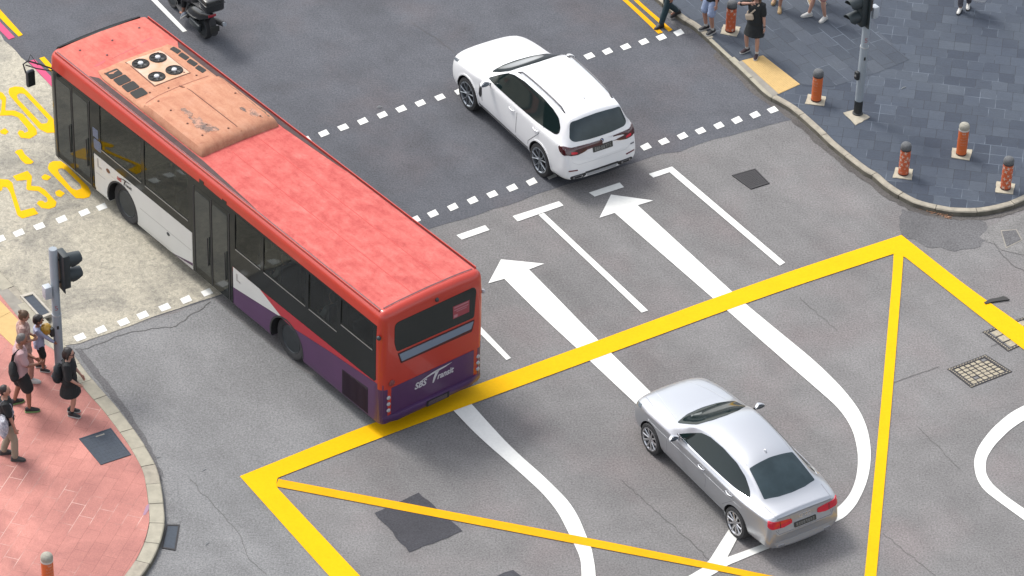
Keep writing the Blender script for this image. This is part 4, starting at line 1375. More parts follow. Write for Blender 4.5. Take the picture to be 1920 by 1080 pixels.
def wing_mirror(parent, bvh, x, s, z, out, paintm, sz=(.10, .125, .062)):
    h = bvh.ray_cast(Vector((x, s * 4, z - .02)), Vector((0, -s, 0)))[0]
    m_ = MB()
    m_.tube([(x, h.y - s * .02, z - .03), (x - .01, h.y + s * .10, z + .0)], [.035, .03], 8, sq=.6)
    st = m_.build('mirror_stalk', M_TRIM, parent, 60)
    m_ = MB(); c = Vector((x - .005, h.y + s * out, z + .045))
    rs = []
    for i, (dx, k) in enumerate(((.075, .30), (.06, .72), (.025, .97), (-.03, 1.0), (-.045, .95))):
        rs.append([(c.x + dx * .8 - .045 * abs(cos(t)), c.y + sz[1] * k * cos(t), c.z + sz[2] * k * (sin(t) if abs(sin(t)) < .8 else .8 * (1 if sin(t) > 0 else -1) + .2 * sin(t))) for t in [2 * pi * j / 16 for j in range(16)]])
    m_.rings(rs); mo = m_.build('wing_mirror', paintm, parent, 50)
    m_ = MB(); m_.ell((c.x - .075, c.y, c.z), (.006, sz[1] * .82, sz[2] * .75), 14, 8); m_.build('mirror_glass', mk('mirror_silver', C(140, 150, 160), .05, 1.0), mo, 60)

def plate(parent, bvh, u, z, wd, h, n, seed, wrap=None):
    p = patch('number_plate', rpoly([(u + wd / 2, z + h / 2), (u - wd / 2, z + h / 2), (u - wd / 2, z - h / 2), (u + wd / 2, z - h / 2)], .01), 'B', bvh, M_PLATE, parent, .014, .02, .3)
    rnd = random.Random(seed)
    for i in range(n):                       # worn, unreadable characters
        c = u + wd * .43 - wd * .86 * (i + .5) / n; a = wd * .30 / n
        for (y0, y1, z0, z1) in ((-a, -a * .3, -.3, .3), (a * .3, a, -.3, .3), (-a, a, .2, .32), (-a, a, -.32, -.2), (-a, a, -.06, .06)):
            if rnd.random() < .68:
                patch('plate_mark', [(c + y0, z + h * z1), (c + y1, z + h * z1), (c + y1, z + h * z0), (c + y0, z + h * z0)], 'B', bvh, M_PLCH, p, .017, .002, .3)
    return p

# ------------------------------------------------------------------ white SUV
M_CWHITE = mk('car_white', (.63, .63, .63, 1), .25, spec=.5, coat=.7)
suv = empty('white_suv', (.4932, 6.450, 0), radians(123.3), label='white suv with dark windows and roof rails driving over the crosswalk', cat='suv')
def S(x, under, rock, mid, sh, gb, rr, rm, rc): return (x, [under, rock, mid, sh, gb, rr, rm, (0, rc)])
st = [S(2.385, (.55, .32), (.68, .42), (.72, .60), (.70, .76), (.64, .84), (.48, .885), (.28, .90), .905),
      S(2.30, (.76, .24), (.88, .38), (.91, .60), (.88, .82), (.80, .91), (.62, .965), (.35, .985), .99),
      S(2.05, (.86, .22), (.975, .36), (.985, .62), (.95, .90), (.86, .99), (.68, 1.05), (.37, 1.075), 1.08),
      S(1.50, (.88, .24), (.985, .38), (1.0, .66), (.97, .97), (.88, 1.06), (.70, 1.11), (.38, 1.135), 1.14),
      S(1.15, (.88, .24), (.975, .38), (.98, .70), (.965, 1.0), (.89, 1.085), (.74, 1.135), (.40, 1.155), 1.16),
      S(1.00, (.88, .24), (.97, .38), (.975, .70), (.96, 1.03), (.90, 1.11), (.79, 1.165), (.42, 1.18), 1.185),
      S(.55, (.88, .24), (.97, .38), (.975, .70), (.955, 1.06), (.912, 1.135), (.79, 1.37), (.46, 1.43), 1.445),
      S(.05, (.88, .24), (.97, .38), (.975, .70), (.955, 1.075), (.915, 1.15), (.725, 1.655), (.44, 1.70), 1.715),
      S(-.35, (.88, .24), (.97, .38), (.975, .70), (.955, 1.085), (.915, 1.16), (.705, 1.705), (.42, 1.745), 1.76),
      S(-1.20, (.88, .24), (.975, .38), (.985, .70), (.965, 1.10), (.912, 1.18), (.685, 1.69), (.41, 1.735), 1.75),
      S(-1.60, (.88, .24), (.985, .38), (.995, .70), (.97, 1.11), (.90, 1.19), (.665, 1.66), (.40, 1.71), 1.725),
      S(-2.05, (.87, .26), (.965, .40), (.975, .70), (.945, 1.11), (.855, 1.20), (.640, 1.60), (.38, 1.665), 1.68),
      S(-2.12, (.86, .27), (.955, .40), (.96, .70), (.93, 1.11), (.835, 1.19), (.645, 1.56), (.38, 1.625), 1.635),
      S(-2.24, (.85, .28), (.945, .41), (.95, .69), (.91, 1.08), (.805, 1.15), (.67, 1.33), (.40, 1.385), 1.395),
      S(-2.34, (.82, .30), (.925, .42), (.935, .67), (.88, 1.03), (.78, 1.08), (.67, 1.11), (.42, 1.14), 1.15),
      S(-2.405, (.78, .32), (.88, .43), (.90, .63), (.82, .84), (.74, .93), (.61, .97), (.38, .985), .99),
      S(-2.455, (.72, .34), (.82, .43), (.84, .58), (.78, .68), (.68, .72), (.54, .735), (.34, .74), .74)]
CRE = [('long', 6, 6, 12, .55), ('ring', 11, 6, 8, .7), ('long', 4, 2, 14, .35)]
me, sb = car_shell('suv_shell', st, [(1.4875, (0, .385)), (-1.4875, (0, .385))], .43, .70, M_CWHITE, crease=CRE)
link('body', me, [M_CWHITE, M_DARK], suv, 45, fix=False)
P = lambda n, pts, fr, m, off=.006, th=.012, stp=.045, par=suv, r=0, bv=None: patch(n, rpoly(pts, r) if r else pts, fr, bv or sb, m, par, off, th, stp)
gls = [(.80, 1.15), (.52, 1.345), (.22, 1.545), (-.02, 1.625), (-.4, 1.665), (-1.1, 1.655), (-1.52, 1.60), (-1.78, 1.52), (-1.94, 1.38), (-1.97, 1.27), (-1.88, 1.225), (-1.2, 1.185), (-.4, 1.165)]
for fr in 'LR':
    sw = P('side_window', gls, fr, M_CGLASS, r=.06)
    P('side_sill', [(1.02, .435), (-1.02, .435), (-1.02, .385), (1.02, .385)], fr, mk('sill_grey', C(120, 120, 124), .6), .006, r=.02)
    P('door_gap', seam([(.86, 1.12), (.93, .85), (.86, .42)], .012), fr, M_GAP, .0025, .004, .15)
    P('door_gap', seam([(-.52, 1.17), (-.50, .42)], .012), fr, M_GAP, .0025, .004, .15)
    P('door_gap', seam([(-1.50, 1.20), (-1.38, .98), (-1.02, .62), (-.98, .42)], .012), fr, M_GAP, .0025, .004, .15)
    P('fender_vent', [(1.00, .92), (.92, .90), (.90, .70), (.96, .60), (1.02, .66)], fr, M_TRIM, .006, r=.02)
ws = [(.88, .74), (.28, .66), (.15, .30), (.12, 0), (.15, -.30), (.28, -.66), (.88, -.74), (1.03, -.36), (1.06, 0), (1.03, .36)]
P('windscreen', ws, 'T', M_WSG, r=.05)
# wide glass roof edge line and rails
for s in (1, -1):
    m_ = MB(); pts = []
    for i in range(13):
        x = -.02 - 1.82 * i / 12; y = s * (.635 - .03 * i / 12)
        z = sb.ray_cast(Vector((x, y, 6)), Vector((0, 0, -1)))[0].z
        pts.append((x, y, z + (.058 if 0 < i < 12 else .0)))
    m_.tube(pts, .019, 8); m_.build('roof_rail', mk('rail_dark', (.05, .05, .055, 1), .35), suv, 60)
P('roof_gap', seam([(-1.78, .52), (-1.80, 0), (-1.78, -.52)], .012), 'T', mk('gap_light', (.45, .45, .46, 1), .6), .002, .004, .15)
m_ = MB(); z = sb.ray_cast(Vector((-1.62, 0, 6)), Vector((0, 0, -1)))[0].z
m_.rings([[(-1.62 + .07 * k * cos(t), .025 * k * sin(t), z + h) for t in [2 * pi * j / 10 for j in range(10)]] for k, h in ((1, -.005), (.9, .015), (.5, .045), (.2, .05))]); m_.build('antenna_fin', M_CWHITE, suv, 50)
P('rear_window', [(.63, 1.565), (.30, 1.60), (0, 1.61), (-.30, 1.60), (-.63, 1.565), (-.725, 1.25), (-.64, 1.195), (-.3, 1.17), (0, 1.165), (.3, 1.17), (.64, 1.195), (.725, 1.25)], 'B', M_CGLASS2, .005, r=.05)
P('tailgate_gap', seam([(.78, 1.12), (.74, .78), (.60, .70), (0, .69), (-.60, .70), (-.74, .78), (-.78, 1.12)], .010), 'B', mk('gap_light', (.45, .45, .46, 1), .6), .002, .004, .15)
tl = [(.865, 1.075), (.76, 1.055), (.58, 1.015), (.40, .995), (.37, .98), (.45, .955), (.62, .93), (.80, .945), (.87, 1.0)]
for sgn in (1, -1):
    t_ = P('tail_lamp', [(sgn * a, b) for a, b in tl], 'B', M_TLD, .016, .022, .035, r=.03)
    P('lamp_glow', [(sgn * a, b) for a, b in ((.76, 1.02), (.62, .99), (.62, .955), (.76, .965))], 'B', M_TLR, .020, .004, .08, t_, r=.02)
    P('bumper_reflector', [(sgn * a, b) for a, b in ((.84, .615), (.62, .585), (.62, .56), (.84, .59))], 'B', mk('reflector_dark', C(120, 30, 40), .3), .012, .02, .03, r=.01)
    P('exhaust_recess', [(sgn * a, b) for a, b in ((.78, .455), (.42, .455), (.40, .40), (.46, .36), (.74, .365), (.80, .41))], 'B', M_TRIM, .010, .02, .1, r=.02)
    e_ = P('exhaust_tip', [(sgn * a, b) for a, b in ((.73, .437), (.50, .437), (.49, .395), (.52, .378), (.70, .38), (.74, .40))], 'B', M_CHR, .022, .03, .1, r=.02)
    P('exhaust_bore', [(sgn * a, b) for a, b in ((.70, .427), (.53, .427), (.53, .39), (.70, .39))], 'B', M_DARK, .024, .01, .1, e_, r=.015)
P('diffuser', [(.42, .47), (-.42, .47), (-.42, .43), (.42, .43)], 'B', M_TRIM, .010, .012, .1)
P('skid_plate', [(.40, .42), (-.40, .42), (-.36, .36), (.36, .36)], 'B', mk('skid_silver', C(196, 198, 200), .4, .3), .012, .02, .1, r=.02)
P('badge_mark', [(-.73, .80), (-.83, .795), (-.83, .765), (-.73, .77)], 'B', mk('badge_grey', C(130, 132, 138), .3, .4), .007, .006, .1)
for fr in 'LR': P('tail_lamp', [(-2.12, 1.10), (-2.24, 1.115), (-2.40, 1.08), (-2.40, .965), (-2.30, .95), (-2.18, 1.0)], fr, M_TLD, .016, .022, .035, r=.03)
plate(suv, sb, -.02, .935, .50, .12, 8, 3)
# round badge: dark ring, four quarters
bd = P('badge', [(.045 * cos(2 * pi * i / 20) - .02, 1.07 + .042 * sin(2 * pi * i / 20)) for i in range(20)], 'B', mk('badge_ring', C(70, 74, 84), .3), .007, .01, .3)
for k in range(4):
    a0 = pi / 2 * k
    P('badge_quarter', [(-.02, 1.07)] + [(.030 * cos(a0 + pi / 2 * i / 5) - .02, 1.07 + .028 * sin(a0 + pi / 2 * i / 5)) for i in range(6)], 'B', mk('badge_blue', C(70, 110, 190), .3) if k % 2 else mk('badge_white', C(235, 235, 235), .3), .010, .004, .3, bd)
for s in (1, -1):
    wing_mirror(suv, sb, .64, s, 1.12, .17, M_CWHITE)
    hp = [(2.32, .0)]
    P('headlight', [(2.20, .90), (1.98, .965), (2.02, .90), (2.26, .83)], 'L' if s > 0 else 'R', mk('headlamp_smoke', C(120, 130, 138), .1, coat=.8), .006, r=.02)
handle(suv, sb, -.30, 1.00, M_CWHITE); handle(suv, sb, -1.28, 1.04, M_CWHITE)
P('grille', [(.42, .86), (-.42, .86), (-.36, .62), (.36, .62)], 'F', M_TRIM, .006, r=.04)
P('bonnet_gap', seam([(2.15, .76), (1.5, .82), (1.05, .83)], .008), 'T', mk('gap_light', (.45, .45, .46, 1), .6), .002, .004, .15)
for x in (1.4875, -1.4875):
    for s in (1, -1):
        wheel_rim(suv, x, s * .985, .385, .285, 5, 'y', M_RIMB, M_DISC)
        # body coloured lip round the arch
        aa = [radians(198 - 216 * i / 20) for i in range(21)]
        P('arch_lip', [(x + .465 * cos(t), .385 + .465 * sin(t)) for t in aa] + [(x + .432 * cos(t), .385 + .432 * sin(t)) for t in aa[::-1]], 'L' if s > 0 else 'R', M_CWHITE, .014, .03, .15)
m_ = MB(); m_.box((0, 0, .33), (4.2, 1.3, .16)); m_.build('chassis', M_DARK, suv, 0)

suv.scale = (1, 1, 1.035)
# ------------------------------------------------------------------ silver saloon
M_SILV = mk('car_silver', (.355, .365, .385, 1), .34, .72, spec=.5, coat=.5)
sal = empty('silver_saloon', (4.3526, -5.4475, 0), radians(123.0), label='silver saloon car with red tail lamps in the yellow box', cat='car')
st = [S(2.39, (.48, .27), (.60, .35), (.64, .48), (.62, .60), (.56, .67), (.43, .70), (.24, .715), .72),
      S(2.28, (.66, .19), (.80, .31), (.83, .50), (.78, .68), (.71, .75), (.55, .79), (.31, .805), .81),
      S(2.00, (.76, .18), (.895, .32), (.905, .52), (.86, .76), (.78, .835), (.61, .88), (.34, .90), .905),
      S(1.50, (.78, .19), (.92, .33), (.935, .56), (.89, .83), (.82, .90), (.65, .945), (.36, .97), .975),
      S(1.12, (.78, .20), (.915, .34), (.93, .58), (.90, .86), (.835, .93), (.69, .975), (.38, 1.0), 1.005),
      S(.95, (.78, .20), (.915, .34), (.93, .58), (.90, .88), (.84, .94), (.735, 1.01), (.41, 1.045), 1.055),
      S(.58, (.78, .20), (.915, .34), (.93, .58), (.90, .895), (.85, .955), (.68, 1.20), (.40, 1.25), 1.265),
      S(.20, (.78, .20), (.915, .34), (.93, .58), (.90, .905), (.85, .965), (.60, 1.375), (.38, 1.425), 1.44),
      S(-.25, (.78, .20), (.915, .34), (.93, .58), (.90, .915), (.85, .975), (.575, 1.41), (.36, 1.455), 1.47),
      S(-.85, (.78, .20), (.915, .34), (.93, .58), (.905, .925), (.845, .985), (.56, 1.385), (.35, 1.435), 1.45),
      S(-1.20, (.78, .20), (.92, .34), (.935, .58), (.91, .93), (.835, .99), (.55, 1.335), (.35, 1.385), 1.40),
      S(-1.62, (.78, .20), (.92, .34), (.935, .58), (.905, .935), (.815, .995), (.58, 1.185), (.37, 1.23), 1.245),
      S(-1.95, (.78, .21), (.91, .35), (.92, .58), (.89, .935), (.795, .99), (.635, 1.05), (.40, 1.085), 1.095),
      S(-2.12, (.77, .22), (.895, .35), (.905, .57), (.87, .935), (.775, .99), (.635, 1.015), (.40, 1.035), 1.04),
      S(-2.38, (.75, .23), (.865, .36), (.875, .56), (.81, .92), (.72, .975), (.595, 1.00), (.37, 1.015), 1.02),
      S(-2.43, (.73, .24), (.84, .36), (.855, .55), (.78, .86), (.70, .935), (.575, .955), (.35, .965), .97),
      S(-2.455, (.70, .25), (.82, .37), (.835, .53), (.75, .74), (.68, .79), (.55, .80), (.34, .81), .81),
      S(-2.52, (.64, .27), (.77, .37), (.795, .50), (.72, .57), (.64, .60), (.50, .61), (.30, .615), .615)]
st = [((1.456 + (x - 1.456) * .92) if x > 1.456 else ((-1.456 + (x + 1.456) * .93) if x < -1.456 else x), [(y * (.965 if x < -1.9 else 1), z) for y, z in p]) for x, p in st]
CRE = [('ring', 14, 5, 8, 1.0), ('ring', 15, 5, 8, .3), ('long', 6, 6, 12, .5), ('long', 4, 2, 15, .75), ('ring', 17, 4, 8, .9), ('ring', 16, 4, 8, .6)]
me, ab = car_shell('saloon_shell', st, [(1.456, (0, .335)), (-1.456, (0, .335))], .375, .66, M_SILV, crease=CRE)
link('body', me, [M_SILV, M_DARK], sal, 45, fix=False)
P = lambda n, pts, fr, m, off=.006, th=.012, stp=.045, par=sal, r=0, bv=None: patch(n, rpoly(pts, r) if r else pts, fr, bv or ab, m, par, off, th, stp)
gls = [(.66, .985), (.40, 1.15), (.16, 1.29), (-.08, 1.345), (-.5, 1.355), (-.95, 1.315), (-1.28, 1.225), (-1.55, 1.10), (-1.66, 1.025), (-1.2, 1.008), (-.3, .992)]
M_GL2 = mk('gap_silver', (.16, .16, .17, 1), .6)
for fr in 'LR':
    sw = P('side_window', gls, fr, M_CGLASS, r=.05)
    P('window_trim', seam([(.68, .975), (-.3, .982), (-1.2, .998), (-1.70, 1.018)], .018), fr, M_CHR, .009, .008, .2)
    P('door_gap', seam([(.84, .94), (.90, .70), (.84, .34)], .010), fr, M_GL2, .0025, .004, .15)
    P('door_gap', seam([(-.45, .98), (-.44, .34)], .010), fr, M_GL2, .0025, .004, .15)
    P('door_gap', seam([(-1.45, 1.0), (-1.34, .80), (-1.04, .52), (-1.0, .34)], .010), fr, M_GL2, .0025, .004, .15)
    P('sill_line', seam([(1.02, .33), (-1.02, .33)], .03), fr, mk('sill_silver', (.30, .31, .32, 1), .3, .5), .006, .01, .2)
    P('swage_highlight', seam([(1.6, .735), (0, .765), (-1.6, .80)], .010), fr, mk('crease_highlight', (.40, .41, .42, 1), .3, .5), .003, .006, .2)  # highlight along the flank crease, painted as a lighter strip
ws = [(.92, .68), (.42, .57), (.30, .30), (.27, 0), (.30, -.30), (.42, -.57), (.92, -.68), (1.05, -.36), (1.08, 0), (1.05, .36)]
wsp = P('windscreen', ws, 'T', M_WSG, r=.05)
P('windscreen_tray', [(.96, .34), (.84, .40), (.80, .20), (.90, .12)], 'T', mk('tray_grey', C(110, 116, 114), .5), .006, .004, .1, wsp)
P('rear_window', [(-1.22, .50), (-1.19, 0), (-1.22, -.50), (-1.87, -.585), (-1.94, -.3), (-1.96, 0), (-1.94, .3), (-1.87, .585)], 'T', M_CGLASS2, .004, r=.03)
P('roof_gap', seam([(.10, .545), (-.5, .535), (-1.15, .50)], .010), 'T', M_GL2, .002, .004, .15)
P('roof_gap', seam([(.10, -.545), (-.5, -.535), (-1.15, -.50)], .010), 'T', M_GL2, .002, .004, .15)
P('boot_gap', seam([(-1.98, .66), (-2.30, .63), (-2.42, .60)], .010), 'T', M_GL2, .002, .004, .1)
P('boot_gap', seam([(-1.98, -.66), (-2.30, -.63), (-2.42, -.60)], .010), 'T', M_GL2, .002, .004, .1)
P('bonnet_gap', seam([(2.2, .58), (1.5, .76), (1.02, .79)], .010), 'T', M_GL2, .002, .004, .1)
P('bonnet_gap', seam([(2.2, -.58), (1.5, -.76), (1.02, -.79)], .010), 'T', M_GL2, .002, .004, .1)
for s in (1, -1): P('bonnet_crease_highlight', seam([(2.15, s * .36), (1.6, s * .50), (1.08, s * .60)], .014), 'T', mk('crease_highlight', (.40, .41, .42, 1), .3, .5), .003, .006, .15)  # lighter silver strips paint the highlight on the bonnet creases
m_ = MB(); z = ab.ray_cast(Vector((-1.02, 0, 6)), Vector((0, 0, -1)))[0].z
m_.rings([[(-1.02 + .06 * k * cos(t), .022 * k * sin(t), z + h) for t in [2 * pi * j / 10 for j in range(10)]] for k, h in ((1, -.005), (.9, .012), (.5, .035), (.2, .04))]); m_.build('antenna_fin', M_SILV, sal, 50)
for sgn in (1, -1):
    t_ = P('tail_lamp', [(sgn * a, b) for a, b in ((.775, .925), (.66, .905), (.30, .865), (.29, .775), (.48, .745), (.74, .765), (.79, .80))], 'B', M_TLR, .014, .022, .03, r=.025)
    P('lamp_divider', seam([(sgn * .56, .885), (sgn * .56, .755)], .012), 'B', M_TLD, .017, .004, .05, t_)
plate(sal, ab, 0, .705, .50, .095, 8, 9)
P('boot_line', seam([(.62, .945), (0, .955), (-.62, .945)], .022), 'B', M_GL2, .004, .006, .1)
P('boot_seam', seam([(.66, .72), (.60, .635), (0, .63), (-.60, .635), (-.66, .72)], .012), 'B', M_GL2, .003, .006, .1)
for k in range(4):
    c = .095 - .063 * k - 0; pts = []
    ro, ri = .042, .030
    for i in range(18):
        a0 = 2 * pi * i / 18; a1 = 2 * pi * (i + 1) / 18
    outp = [(c + ro * cos(2 * pi * i / 18 + .01), .855 + ro * .95 * sin(2 * pi * i / 18 + .01)) for i in range(19)]
    inp = [(c + ri * cos(2 * pi * i / 18 + .01), .855 + ri * .95 * sin(2 * pi * i / 18 + .01)) for i in range(19)]
    P('badge_ring', outp[:10] + inp[:10][::-1], 'B', M_CHR, .008, .006, .3)
    P('badge_ring', outp[9:] + inp[9:][::-1], 'B', M_CHR, .008, .006, .3)
P('lower_bumper', [(.70, .44), (-.70, .44), (-.62, .31), (.62, .31)], 'B', mk('bumper_shade', (.34, .34, .345, 1), .4, .4), .006, .012, .1, r=.03)
for sgn in (1, -1):
    P('exhaust_tip', [(sgn * a, b) for a, b in ((.60, .36), (.46, .36), (.46, .30), (.60, .30))], 'B', M_CHR, .016, .03, .1, r=.02)
    P('headlight', [(2.22, .72), (1.96, .80), (1.94, .75), (2.24, .66)], 'L' if sgn > 0 else 'R', mk('headlamp_smoke', C(120, 130, 138), .1, coat=.8), .006, r=.02)
    wing_mirror(sal, ab, .60, sgn, .975, .16, M_SILV, (.1, .115, .046))
handle(sal, ab, -.26, .84, M_SILV); handle(sal, ab, -1.20, .87, M_SILV)
P('fuel_flap', rpoly([(-1.62, .90), (-1.80, .90), (-1.80, .76), (-1.62, .76)], .03), 'R', M_SILV, .004)
P('grille', [(.40, .66), (-.40, .66), (-.34, .36), (.34, .36)], 'F', M_TRIM, .006, r=.04)
for x in (1.456, -1.456):
    for s in (1, -1): wheel_rim(sal, x, s * .925, .335, .245, 10, 'i', M_RIMS, M_DISC)
m_ = MB(); m_.box((0, 0, .29), (4.2, 1.2, .16)); m_.build('chassis', M_DARK, sal, 0)
# ================================================================== STREET FURNITURE
M_POLE = mk('pole_grey_paint', C(176, 186, 194), .5, var=.12, scale=3)
M_POLED = mk('pole_black_paint', C(40, 44, 46), .6)
M_SIG = mk('signal_black', C(44, 56, 60), .55)
M_BOXW = mk('box_pale_grey', C(206, 214, 222), .45)
M_BAND = mk('pole_band', C(200, 204, 206), .4)

def traffic_pole(base, z, height, label, face, sleeve, head_z, n_asp, box_side, plate_quad=None, top=None, num_z=1.9, button=None):
    p = G(*base, z)
    r = empty('traffic_light', p, label=label, cat='traffic light')
    a = (1 if sleeve else 0)
    m_ = MB(); m_.lathe([(.092, sleeve), (.092, num_z - .16), (.085, num_z - .14), (.085, height - .01), (.078, height)], 28); m_.build('pole', M_POLE, r, 40)
    m_ = MB(); m_.lathe([(.098, num_z - .165), (.098, num_z - .135)], 28); m_.build('pole_band', M_BAND, r, 40)
    if sleeve:
        m_ = MB(); m_.lathe([(.12, 0), (.12, .03), (.096, .05), (.096, sleeve)], 28); m_.build('pole_sleeve', M_POLED, r, 40)
    else:
        m_ = MB(); m_.lathe([(.13, 0), (.13, .03), (.093, .04)], 28); m_.build('base_flange', M_POLED, r, 40)
    if plate_quad:
        q = [Vector(v) - Vector(p.xy) for v in gp(plate_quad, z)]
        m_ = MB(); m_.prism(jag([tuple(v) for v in q] + [tuple(q[0])], .02, .09, 6)[:-1], -.03, .012); m_.build('base_plate', mk('plate_concrete', C(216, 206, 184), .9, var=.25, scale=9), r, 0)
    if top:
        m_ = MB(); m_.lathe([(.094, top[0]), (.094, top[1])], 28); m_.build('pole_wrap', mk('wrap_brown', C(74, 60, 50), .6), r, 40)
    # signal head facing 'face' (unit vector)
    f = Vector((face.x, face.y, 0)); sd = Vector((-f.y, f.x, 0)); up = Vector((0, 0, 1))
    Mh = Matrix(((f.x, sd.x, 0, 0), (f.y, sd.y, 0, 0), (0, 0, 1, 0), (0, 0, 0, 1)))
    hh = .36 * n_asp + .06
    m_ = MB(); m_.box((.20, 0, head_z + hh / 2), (.16, .34, hh), M=Mh, bev=.03)
    hd = m_.build('signal_head', M_SIG, r, 40)
    m_ = MB(); m_.box((.115, 0, head_z + hh / 2), (.02, .46, hh + .10), M=Mh, bev=.008); m_.build('backing_board', M_SIG, r, 40)
    m_ = MB()
    for zz in (head_z + .12, head_z + hh - .12): m_.box((.05, 0, zz), (.16, .05, .05), M=Mh)
    m_.build('bracket', M_POLED, r, 0)
    for i in range(n_asp):
        zc = head_z + .03 + .36 * (i + .5)
        m_ = MB(); m_.lathe([(.125, 0), (.125, .012), (.10, .03), (.04, .038)], 24, M=Mh @ Matrix.Translation((.275, 0, zc)) @ Matrix.Rotation(pi / 2, 4, 'Y'))
        m_.build('signal_lens', mk('lens_dark_green', C(30, 60, 50), .2) if i == 0 else mk('lens_dark_red', C(80, 30, 30), .2), hd, 40)
        rs = []
        for (dx, cutk) in ((.275, 0.0), (.40, .18), (.56, .55)):
            ring = []
            for j in range(15):
                t = radians(-55 + 290 * j / 14)
                ring.append((dx - (.20 * max(0, -sin(t) + .2) if dx > .3 else 0) * (1 if dx > .45 else .3), .142 * cos(t), zc + .142 * sin(t) - (dx - .275) * .12))
            rs.append(ring)
        inner = [[(q[0], q[1] * .93, zc + (q[2] - zc) * .93) for q in ring] for ring in rs]
        m_ = MB(); m_.rings(rs, closed=False, caps=False, M=Mh); m_.rings(inner, closed=False, caps=False, M=Mh)
        k = len(rs[0])
        for (A, Bq) in ((rs[-1], inner[-1]), (rs[0], inner[0])):
            m_.add(A + Bq, [(j, j + 1, k + j + 1, k + j) for j in range(k - 1)], M=Mh)
        m_.build('visor', M_SIG, hd, 60)
    # small pale control box
    b = box_side[0]; bb = Vector((b.x, b.y, 0)); Mb = Matrix(((bb.x, -bb.y, 0, 0), (bb.y, bb.x, 0, 0), (0, 0, 1, 0), (0, 0, 0, 1)))
    m_ = MB(); m_.box((.17, 0, box_side[1]), (.15, .16, .28), M=Mb, bev=.012); cb = m_.build('control_box', M_BOXW, r, 40)
    m_ = MB(); m_.box((.10, 0, box_side[1] - .02), (.05, .05, .12), M=Mb); m_.build('box_bracket', M_POLED, cb, 0)
    if button:
        b = button[0]; bb = Vector((b.x, b.y, 0)); Mb = Matrix(((bb.x, -bb.y, 0, 0), (bb.y, bb.x, 0, 0), (0, 0, 1, 0), (0, 0, 0, 1)))
        m_ = MB(); m_.box((.125, 0, button[1]), (.08, .11, .20), M=Mb, bev=.015); pb_ = m_.build('push_button_box', M_POLED, r, 40)
        m_ = MB(); m_.lathe([(.03, 0), (.03, .012), (.015, .016)], 14, M=Mb @ Matrix.Translation((.163, 0, button[1])) @ Matrix.Rotation(pi / 2, 4, 'Y')); m_.build('push_button', mk('button_steel', C(180, 180, 180), .3, .5), pb_, 40)
    # stencilled number and a small dark plate, on the camera's side of the pole
    tm = text_mesh('5', .16)
    for v in tm.vertices:
        x, y = v.co.x - .045, v.co.y
        a_ = -pi / 2 + .25 + x / .085
        v.co = Vector((.0875 * cos(a_), .0875 * sin(a_), num_z + y))
    link('pole_number', tm, mk('stencil_red', C(176, 96, 108), .6), r, 0, fix=False)
    m_ = MB(); m_.rings([[(.0935 * cos(t), .0935 * sin(t), zz) for t in (-pi / 2 + .05, -pi / 2 + .2, -pi / 2 + .35, -pi / 2 + .5)] + [(.096 * cos(t), .096 * sin(t), zz) for t in (-pi / 2 + .5, -pi / 2 + .35, -pi / 2 + .2, -pi / 2 + .05)] for zz in (num_z - .46, num_z - .38)])
    m_.build('id_plate', M_POLED, r, 0)
    return r
traffic_pole((112, 692), KH + .002, 2.96, 'grey traffic light pole with two dark hooded signals beside the boy in pale blue', CD, 0, 2.02, 2, (-CD, 1.98), None, None, 1.52, (-CD, .98))
traffic_pole((1608, 213), KH, 3.6, 'grey traffic light pole with black foot standing on the dark slate pavement', -CD, .36, 2.42, 2, (CD, 2.62), [(1581, 212), (1607, 206), (1631, 220), (1605, 235)], (2.72, 3.0), 1.92, (-CD, 1.05))

# ------------------------------------------------------------------ bollards
M_ORA = mk('bollard_orange', C(250, 124, 58), .6, var=.12, scale=8)
M_ORA2 = mk('bollard_orange_red', C(244, 116, 66), .6, var=.14, scale=8)
M_STAR = mk('star_pale', C(255, 226, 206), .6, var=.15, scale=30)
M_STAR2 = mk('star_peach', C(250, 176, 146), .6, var=.15, scale=30)
M_CAPG = mk('cap_grey_stone', C(120, 122, 124), .85, var=.3, scale=30)
M_CAPP = mk('cap_pale_stone', C(196, 192, 176), .85, var=.25, scale=24)
M_BBASE = mk('bollard_plate', C(216, 206, 182), .9, var=.25, scale=9)

def on_cyl(a, z, r): return Vector((r * cos(a), r * sin(a), z))
def star(mb, a, z, s, rot, r, mi, tips=4):
    n = tips * 2; v = [on_cyl(a, z, r)]
    for i in range(n):
        rad = s if i % 2 == 0 else s * .34
        t = rot + 2 * pi * i / n
        v.append(on_cyl(a + rad * cos(t) / r, z + rad * sin(t), r + .001))
    mb.add(v, [(0, 1 + i, 1 + (i + 1) % n) for i in range(n)], mi)

